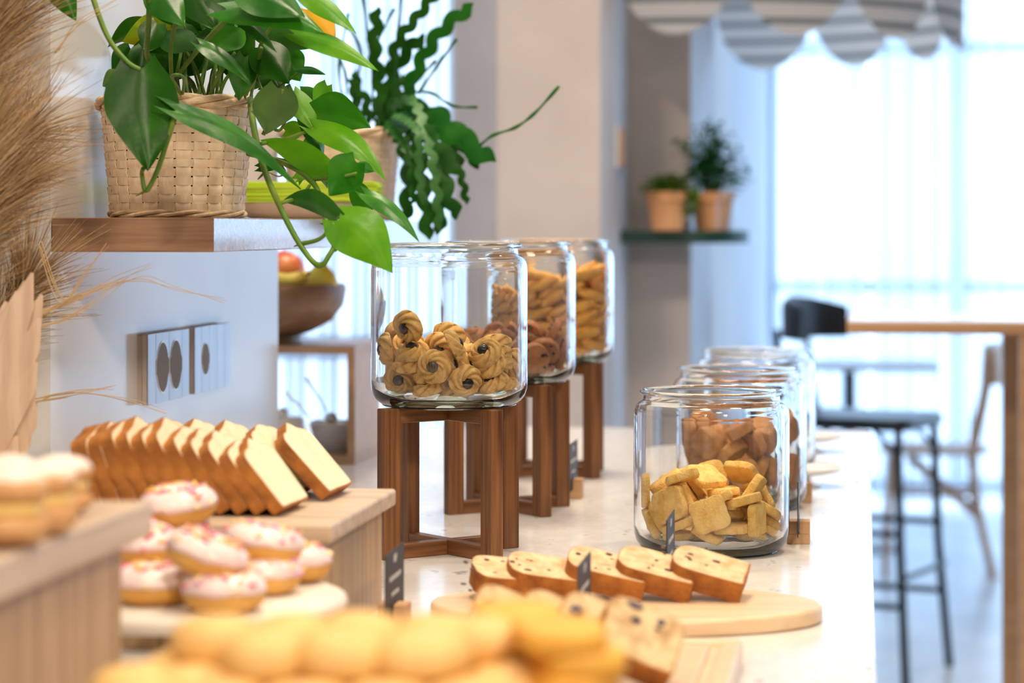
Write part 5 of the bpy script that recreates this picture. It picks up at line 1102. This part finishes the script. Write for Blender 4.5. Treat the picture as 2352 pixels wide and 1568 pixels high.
def plume(P, spread, n, seed, ln=.13, wl=.00055):
    r2 = random.Random(seed); ax = spline([at(*p) for p in P], 12); m = MB(); vs = []; fs = []
    for k in range(n):
        i = int(r2.random() * (len(ax) - 2)); p = ax[i].lerp(ax[i + 1], r2.random()); t_ = (ax[min(i + 2, len(ax) - 1)] - ax[max(i - 1, 0)]).normalized()
        sd = Vector((r2.gauss(0, 1), r2.gauss(0, 1), r2.gauss(0, .6))); sd = (sd - t_ * sd.dot(t_)).normalized()
        L = ln * r2.uniform(.45, 1.15); drp = r2.uniform(.0, .35); q = [p]; dr = (t_ * .9 + sd * spread * r2.uniform(.4, 1.4)).normalized()
        for s in range(4):
            q.append(q[-1] + dr * L / 4); dr = (dr + sd * .06 - Vector((0, 0, drp * .16))).normalized()
        wv = dr.cross((p - CAMP)).normalized(); b = len(vs)
        for s, pp in enumerate(q):
            w_ = wl * (1 - .8 * s / 4); vs += [pp - wv * w_, pp + wv * w_]
        fs += [(b + 2 * s, b + 2 * s + 1, b + 2 * s + 3, b + 2 * s + 2) for s in range(4)]
    o = m.add(vs, fs).build('plume', m_pamp, pg, 0); tag(o, kind='stuff'); return o
plume([(-290, 700, 2.42), (-180, 430, 2.41), (-80, 200, 2.40), (-10, -60, 2.40)], .45, 2600, 1); plume([(-240, 500, 2.48), (-130, 250, 2.47), (-30, 60, 2.46), (60, -120, 2.46)], .42, 2200, 2)
plume([(-250, 1000, 2.38), (-180, 760, 2.38), (-110, 560, 2.37), (-50, 330, 2.37)], .45, 2300, 3); plume([(-200, 640, 2.5), (-110, 480, 2.49), (-20, 380, 2.48), (60, 300, 2.47)], .65, 900, 4, .10); plume([(-200, 800, 2.45), (-130, 640, 2.45), (-50, 520, 2.44), (0, 440, 2.44)], .5, 1500, 5, .11)
plume([(-120, 900, 2.52), (-70, 820, 2.52), (20, 720, 2.52), (60, 650, 2.51)], .55, 900, 6, .10)
for P, sd in (([(60, 740, 2.47), (160, 690, 2.47), (250, 655, 2.47), (330, 640, 2.47), (400, 660, 2.48), (520, 688, 2.50)], 1), ([(70, 725, 2.47), (180, 680, 2.47), (260, 645, 2.47), (345, 607, 2.48)], 2), ([(80, 760, 2.47), (170, 720, 2.47), (260, 665, 2.47), (300, 632, 2.48)], 3), ([(60, 930, 2.47), (140, 908, 2.47), (200, 900, 2.47), (300, 925, 2.48), (380, 950, 2.49)], 4), ([(60, 925, 2.47), (180, 900, 2.47), (262, 886, 2.47)], 5),
              ([(90, 560, 2.46), (140, 690, 2.46), (200, 620, 2.46), (245, 560, 2.46)], 6), ([(130, 120, 2.46), (180, 55, 2.46), (270, 0, 2.46)], 7)):
    for e_ in range(3):
        r2 = random.Random(sd * 10 + e_); sp = spline([at(p[0] + r2.uniform(-6, 6), p[1] + r2.uniform(-9, 9), p[2]) for p in P], 8)
        MB().tube(sp, [.00075 * (1 - .75 * i / len(sp)) for i in range(len(sp))], 5).build('awn', m_straw, pg, 175)
for P in ([(-230, 1372, 2.42), (-200, 1000, 2.42), (-110, 430, 2.41), (0, 200, 2.40)], [(-210, 1366, 2.44), (-190, 900, 2.46), (-60, 250, 2.47)], [(-200, 1380, 2.40), (-190, 1000, 2.38), (-40, 560, 2.37)]):
    sp = spline([at(*p) for p in P], 8); MB().tube(sp, .0022, 6).build('stalk', m_straw, pg, 175)
pl = thing('dried_palm_leaf', at(-60, 1380, 2.33), 'pleated dried palm spear in front of the pampas at the left edge', 'dried leaf')
tips = [(74, 626), (58, 645), (40, 668), (96, 676), (92, 730), (88, 780), (84, 830), (80, 880), (84, 930), (70, 975), (40, 1000), (10, 1010), (14, 692), (-14, 722)]
for i, (tx, ty) in enumerate(sorted(tips, key=lambda q: math.atan2(q[1] - 1180, q[0] + 90))):
    B = at(-95, 1190 + i * 4, 2.34 + .004 * (i % 2)); T = at(tx, ty, 2.35 + .008 * (i % 2)); a = (T - B); s0 = a.cross(B - CAMP).normalized(); n0 = s0.cross(a.normalized()); vs = []; fs = []; Wd = .0105
    for k in range(9):
        u = k / 8; c = B + a * u; w_ = Wd * (.35 + .9 * u) * (1 if u < .86 else max(.12, (1 - u) / .14)); dp_ = .006 * (1 if i % 2 else -1)
        vs += [c - s0 * w_ - n0 * .004, c + n0 * .008, c + s0 * w_ - n0 * .004, c - n0 * .0052]
    for k in range(8):
        for q in range(4): fs.append((k * 4 + q, k * 4 + (q + 1) % 4, k * 4 + 4 + (q + 1) % 4, k * 4 + 4 + q))
    MB().add(vs, fs).build('pleat', m_palm, pl, 30)

# ================================================================ background: awning, plant shelf, furniture
# half-round scalloped awning fixed to the side wall
m_aw = {}
def stripe_mat():
    m, nt, b, N, L = nodes_of('striped_canvas'); tc = N.new('ShaderNodeTexCoord'); sx = N.new('ShaderNodeSeparateXYZ'); L.new(tc.outputs['Object'], sx.inputs[0])
    mu = N.new('ShaderNodeMath'); mu.operation = 'MULTIPLY'; mu.inputs[1].default_value = 1 / .052; L.new(sx.outputs['Z'], mu.inputs[0])
    fr_ = N.new('ShaderNodeMath'); fr_.operation = 'FRACT'; L.new(mu.outputs[0], fr_.inputs[0])
    cr = N.new('ShaderNodeValToRGB'); cr.color_ramp.interpolation = 'CONSTANT'; e = cr.color_ramp.elements
    e[0].color = (.76, .68, .60, 1); e[1].position = .43; e[1].color = (.22, .22, .21, 1); x = e.new(.72); x.color = (.76, .68, .60, 1)
    L.new(fr_.outputs[0], cr.inputs[0]); L.new(cr.outputs[0], b.inputs['Base Color']); b.inputs['Roughness'].default_value = .85
    t = N.new('ShaderNodeBsdfTranslucent'); L.new(cr.outputs[0], t.inputs[0]); mx = N.new('ShaderNodeMixShader'); mx.inputs[0].default_value = .6
    L.new(b.outputs[0], mx.inputs[1]); L.new(t.outputs[0], mx.inputs[2]); L.new(mx.outputs[0], N['Material Output'].inputs[0]); return m
m_str = stripe_mat()
ac = Vector((XS2, at(1520, 100, 6.5).y, 0)); AR = .70; AZ = EYE + .518
aw = thing('striped_awning', (ac.x, ac.y, AZ), 'half-round striped awning with scalloped hem on the side wall', 'awning')
NSC = 8; a0, a1 = -PI / 2 - .22, PI / 2 * .995
vs = []; fs = []; n = NSC * 16
for i in range(n + 1):
    g = a0 + (a1 - a0) * i / n; f = (i / 16) % 1.0; dip = .155 * (math.sin(PI * f) ** .55 if 0 < f < 1 else 0)
    for j, (r, z) in enumerate(((AR * .25, .62), (AR * .6, .44), (AR * .95, .24), (AR, .17), (AR, .12), (AR, .08), (AR, .10 - dip))):
        if j == 5: z = .11 - dip * .5
        p = Vector((ac.x + r * math.cos(g), ac.y + r * math.sin(g), AZ + z))
        p.x = max(p.x, (XS1 if p.y < YS else XS2) + .004); vs.append(p)
for i in range(n):
    for j in range(6): fs.append((i * 7 + j, (i + 1) * 7 + j, (i + 1) * 7 + j + 1, i * 7 + j + 1))
MB().add(vs, fs).build('canvas', m_str, aw, 40)
ring = []
for i in range(49):
    g = a0 + (a1 - a0) * i / 48; p = Vector((ac.x + (AR - .012) * math.cos(g), ac.y + (AR - .012) * math.sin(g), AZ + .165)); p.x = max(p.x, (XS1 if p.y < YS else XS2) + .012); ring.append(p)
MB().tube(ring, .008, 8).build('hoop', m_black, aw, 175)

# wall switch
q = at(1428, 340, 5.95)
sw_t = thing('wall_switch', (XS1, q.y, q.z), 'tall narrow tan wall switch plate on the pale side wall', 'switch')
MB().lohi((XS1, q.y - .06, q.z - .05), (XS1 + .008, q.y + .10, q.z + .05)).build('plate', m_porc, sw_t, 0, .002)
MB().lohi((XS1 + .008, q.y - .055, q.z - .045), (XS1 + .014, q.y + .02, q.z + .045)).build('rocker', m_terra, sw_t, 0, .002)

# dark green plant shelf and pots
d0 = 6.02; s0_ = at(1446, 527, d0); s1_ = at(1715, 527, d0); zt = at(1500, 529, d0).z
shf = thing('plant_shelf', (s0_.x, YS - .1, zt), 'dark green rounded shelf carrying two terracotta pots', 'shelf')
yw = YS - .001; y_f = s0_.y - .02; x_r = s1_.x; o_ = [(XS1 + .002, yw), (XS1 + .002, y_f)]
for k in range(13):
    g = -PI / 2 + PI / 2 * k / 12; rr = .15; o_.append((x_r - rr + rr * math.cos(g), y_f + rr + rr * math.sin(g)))
o_ += [(x_r, yw)]
MB().prism(o_, zt - .032, zt).build('board', m_green, shf, 40, .003)
m_fol = leafmat('houseplant_green', (.012, .085, .022), (.03, .16, .04), .2, .4); m_moss = leafmat('low_plant_green', (.06, .15, .012), (.12, .24, .02), .25, .6)
def pot(p, r, h, label):
    t = thing('terracotta_pot', (p.x, p.y, zt), label, 'plant pot', 'terracotta pots on the green shelf'); O = (p.x, p.y, zt)
    MB().lathe([(.0005, 0), (r * .74, 0), (r * .93, h * .78), (r * .86, h * .78), (r * .70, .006), (.0005, .006)], 40, O).build('pot_body', m_terra, t, 50)
    MB().lathe([(r * .86, h * .76), (r, h * .76), (r * 1.02, h), (r * .90, h), (r * .86, h * .76)], 40, O).build('rim', m_terra, t, 50)
    MB().lathe([(.0005, h * .9), (r * .88, h * .88), (r * .86, h * .8), (.0005, h * .8)], 24, O).build('soil', m_soil, t, 50)
def small_leaf(m, p, d, L, W, up=Vector((0, 0, 1))):
    d = d.normalized(); s = d.cross(up); s = s.normalized() if s.length > .01 else Vector((1, 0, 0)); nn = s.cross(d)
    b = len(m.v); m.add([p, p + d * L * .45 - s * W / 2 + nn * W * .12, p + d * L, p + d * L * .45 + s * W / 2 + nn * W * .12, p + d * L * .5 - nn * W * .08], [(0, 1, 4), (0, 4, 3), (1, 2, 4), (4, 2, 3)])
pa = at(1533, 500, 5.98); pb = at(1636, 500, 6.06)
pot(pa, .0545, .095, 'terracotta pot with a low mossy plant, left on the green shelf'); pot(pb, .056, .095, 'terracotta pot with the tall bushy plant on the green shelf')
r2 = random.Random(4)
t = thing('low_plant', (pa.x, pa.y, zt + .088), 'low mossy green plant in the left terracotta pot', 'plant', 'plants on the green shelf')
fo = MB()
for k in range(420):
    g = r2.uniform(0, 6.3); e_ = r2.uniform(.0, 1.35); rr = r2.uniform(.02, .058); p = Vector((pa.x, pa.y, zt + .088)) + Vector((math.cos(g) * rr * math.cos(e_) * 1.15, math.sin(g) * rr * math.cos(e_), rr * math.sin(e_) * .85)); small_leaf(fo, p, Vector((math.cos(g), math.sin(g), r2.uniform(-.2, .8))), .02, .012)
for k in range(90):
    p = at(1585 + r2.uniform(-16, 16), 425 + r2.uniform(0, 60), 5.97 + r2.uniform(-.03, .03)); small_leaf(fo, p, Vector((r2.uniform(-1, 1), r2.uniform(-1, 0), -.7)), .02, .012)
tag(fo.build('foliage', m_moss, t, 0), kind='stuff')
MB().lathe([(.0005, .02), (.012, .015), (.018, 0), (.0005, -.006)], 12, (pa.x, pa.y, zt + .088)).build('crown_base', m_moss, t)
t = thing('bushy_plant', (pb.x, pb.y, zt + .088), 'tall bushy dark green plant in the right terracotta pot', 'plant', 'plants on the green shelf')
tipsb = [(1630, 275), (1600, 300), (1665, 320), (1560, 325), (1585, 350), (1695, 345), (1715, 400), (1640, 340), (1610, 380), (1670, 380), (1690, 420), (1575, 400), (1650, 300), (1620, 330)]
for k, (tx, ty) in enumerate(tipsb):
    T = at(tx, ty, 6.05 + r2.uniform(-.06, .06)); B = Vector((pb.x + r2.uniform(-.012, .012), pb.y + r2.uniform(-.012, .012), zt + .082)); md = B.lerp(T, .5) + Vector((0, 0, .02))
    sp = spline([B, md, T], 8); st_ = MB().tube(sp, [.002 * (1 - .6 * i / len(sp)) for i in range(len(sp))], 5).build('branch', m_stemb, t, 175)
    fo = MB()
    for q in range(70):
        u = r2.uniform(.25, 1.0); p = sp[min(int(u * (len(sp) - 1)), len(sp) - 1)] + Vector((r2.gauss(0, .011), r2.gauss(0, .011), r2.gauss(0, .011)))
        small_leaf(fo, p, Vector((r2.gauss(0, 1), r2.gauss(0, 1), r2.gauss(.1, .7))), r2.uniform(.018, .028), r2.uniform(.009, .014))
    tag(fo.build('foliage', m_fol, st_, 0), kind='stuff')
# glass tumbler next to the pots
pg_ = at(1668, 500, 5.93)
tb = thing('glass_bottle', (pg_.x, pg_.y, zt), 'clear glass bottle in front of the right terracotta pot', 'bottle')
MB().lathe([(.0005, 0), (.021, 0), (.023, .006), (.023, .075), (.014, .095), (.0105, .105), (.0105, .13), (.009, .13), (.009, .104), (.0125, .094), (.0215, .074), (.0215, .006), (.0005, .005)], 32, (pg_.x, pg_.y, zt)).build('bottle_body', m_pane, tb, 60)

# bar table at the right
dt = 4.78; e0 = at(1945, 736, dt); tzt = e0.z
m_tab = wood('bar_table_wood', (.46, .25, .12), (.56, .33, .17), 0, 10, .4)
bt = thing('bar_table', (e0.x + .7, e0.y + .35, 0), 'high wooden bar table with reflection-whitened top at the right edge', 'table')
MB().lohi((e0.x, e0.y, tzt - .026), (e0.x + 1.5, e0.y + .62, tzt - .004)).build('table_top', m_tab, bt, 0, .002)
MB().lohi((e0.x + .004, e0.y + .004, tzt - .004), (e0.x + 1.496, e0.y + .616, tzt)).build('top_reflection', m_white, bt, 0)  # white layer stands in for the pale reflection on the wooden top
lx = at(2338, 900, dt).x
for xx, yy in ((lx, 0), (e0.x + 1.40, 0), (lx, .56), (e0.x + 1.40, .56)):
    MB().lohi((xx, e0.y + yy + .004, 0), (xx + .05, e0.y + yy + .05, tzt - .026)).build('leg', m_tab, bt, 0, .002)

# black bar stool
def bar_stool(c, sz, label):
    t = thing('bar_stool', (c.x, c.y, 0), label, 'stool')
    MB().prism(rrect(.40, .38, .07, 8, c.x, c.y), sz - .035, sz).build('seat', m_black, t, 40, .010, segs=3)
    for sx in (-1, 1):
        for sy in (-1, 1):
            MB().tube([(c.x + sx * .165, c.y + sy * .155, sz - .03), (c.x + sx * .175, c.y + sy * .165, sz * .5), (c.x + sx * .20, c.y + sy * .19, 0)], .0125, 10).build('leg', m_black, t, 60)
    for z_, k in ((.22, .192), (.42, .184)):
        for sy in (-1, 1): MB().tube([(c.x - k, c.y + sy * (k - .01), z_), (c.x + k, c.y + sy * (k - .01), z_)], .009, 8).build('foot_rail', m_black, t, 60)
    for sx in (-1, 1): MB().tube([(c.x + sx * .19, c.y - .18, .30), (c.x + sx * .19, c.y + .18, .30)], .009, 8).build('foot_rail', m_black, t, 60)
    for sy in (-1, 1): MB().tube([(c.x + .165, c.y + sy * .155, sz - .10), (c.x + .09, c.y + sy * .155, sz - .03)], .007, 8).build('brace', m_black, t, 60)
    for sy in (-1, 1): MB().tube([(c.x - .165, c.y + sy * .10, sz - .02), (c.x - .20, c.y + sy * .11, sz + .12), (c.x - .215, c.y + sy * .11, sz + .24)], .010, 8).build('back_post', m_black, t, 60)
    vs = []; fs = []; nn_ = 14
    for i in range(nn_ + 1):
        a = -1.15 + 2.3 * i / nn_; 
        for r, z in ((.20, .215), (.20, .315), (.185, .335), (.178, .32), (.178, .21)):
            hgt = 1 - .25 * (abs(a) / 1.15) ** 2
            vs.append(Vector((c.x - .03 - r * math.cos(a), c.y + (r + .01) * math.sin(a), sz + .2 + (z - .2) * (hgt if z > .25 else 1))))
    for i in range(nn_):
        for q in range(5): fs.append((i * 5 + q, i * 5 + (q + 1) % 5, (i + 1) * 5 + (q + 1) % 5, (i + 1) * 5 + q))
    fs += [tuple(range(5)), tuple(nn_ * 5 + q for q in (4, 3, 2, 1, 0))]
    MB().add(vs, fs).build('backrest', m_black, t, 50)
    return t
stc = at(1978, 900, 6.95); bs_ = bar_stool(stc, .74, 'black bar stool with a curved low back at the end of the counter'); bs_.rotation_euler = (0, 0, -.35)
# white cafe table
m_tt = M('white_table_top', (.74, .77, .80), None, rough=.25)
wt = at(2010, 850, 9.6)
t = thing('cafe_table', (wt.x, wt.y, 0), 'white cafe table on a black pedestal beside the far curtains', 'table')
MB().prism(rrect(.50, .50, .03, 5, wt.x, wt.y), .715, .745).build('table_top', m_tt, t, 40, .004)
px_ = at(1940, 900, 9.15).x
MB().tube([(wt.x - .1, wt.y, .012), (wt.x - .1, wt.y, .715)], .026, 14).build('pedestal', m_black, t, 60)
MB().lathe([(.0005, .018), (.06, .016), (.20, .008), (.20, 0), (.0005, 0)], 36, (wt.x - .1, wt.y, 0)).build('base', m_black, t, 50)
# bentwood chair
m_bent = M('bentwood', (.48, .27, .15), (.58, .35, .21), 10, .4)
bcx = at(2146, 1000, 8.95)
t = thing('bentwood_chair', (bcx.x, bcx.y, 0), 'light brown bentwood cafe chair facing the white table', 'chair'); c = bcx
MB().prism(ell(.205, .20, 36), .445, .465, None, (c.x, c.y, 0)).build('seat', m_bent, t, 40, .006)
for sx, sy in ((-1, -1), (-1, 1)): MB().tube([(c.x + sx * .15, c.y + sy * .14, .445), (c.x + sx * .17, c.y + sy * .16, .2), (c.x + sx * .18, c.y + sy * .17, 0)], [.015, .013, .011], 10).build('leg', m_bent, t, 60)
for sy in (-1, 1): MB().tube(spline([(c.x + .21, c.y + sy * .17, 0), (c.x + .155, c.y + sy * .15, .25), (c.x + .14, c.y + sy * .15, .45), (c.x + .175, c.y + sy * .15, .62), (c.x + .205, c.y + sy * .13, .80)], 6), .0135, 10).build('back_leg', m_bent, t, 60)
vs = []; fs = []
for i in range(13):
    a = -1 + 2 * i / 12
    for dx, z in ((-.026, .70), (-.018, .83), (.016, .83), (.022, .70)):
        zz = z + (.02 * (1 - a * a) if z > .8 else -.02 * (1 - a * a) * 0)
        vs.append(Vector((c.x + .20 + dx + .035 * (1 - a * a), c.y + a * .16, zz)))
for i in range(12):
    for q in range(4): fs.append((i * 4 + q, i * 4 + (q + 1) % 4, (i + 1) * 4 + (q + 1) % 4, (i + 1) * 4 + q))
fs += [(0, 1, 2, 3), (51, 50, 49, 48)]
MB().add(vs, fs).build('backrest', m_bent, t, 50)
for sy in (-1, 1): MB().tube(spline([(c.x + .15, c.y + sy * .15, .22), (c.x + .02, c.y + sy * .15, .33), (c.x - .10, c.y + sy * .14, .43)], 6), .009, 8).build('arched_brace', m_bent, t, 60)
MB().tube([(c.x + .15 * math.cos(2 * PI * i / 24), c.y + .15 * math.sin(2 * PI * i / 24), .30) for i in range(25)], .008, 8, False).build('leg_hoop', m_bent, t, 60)
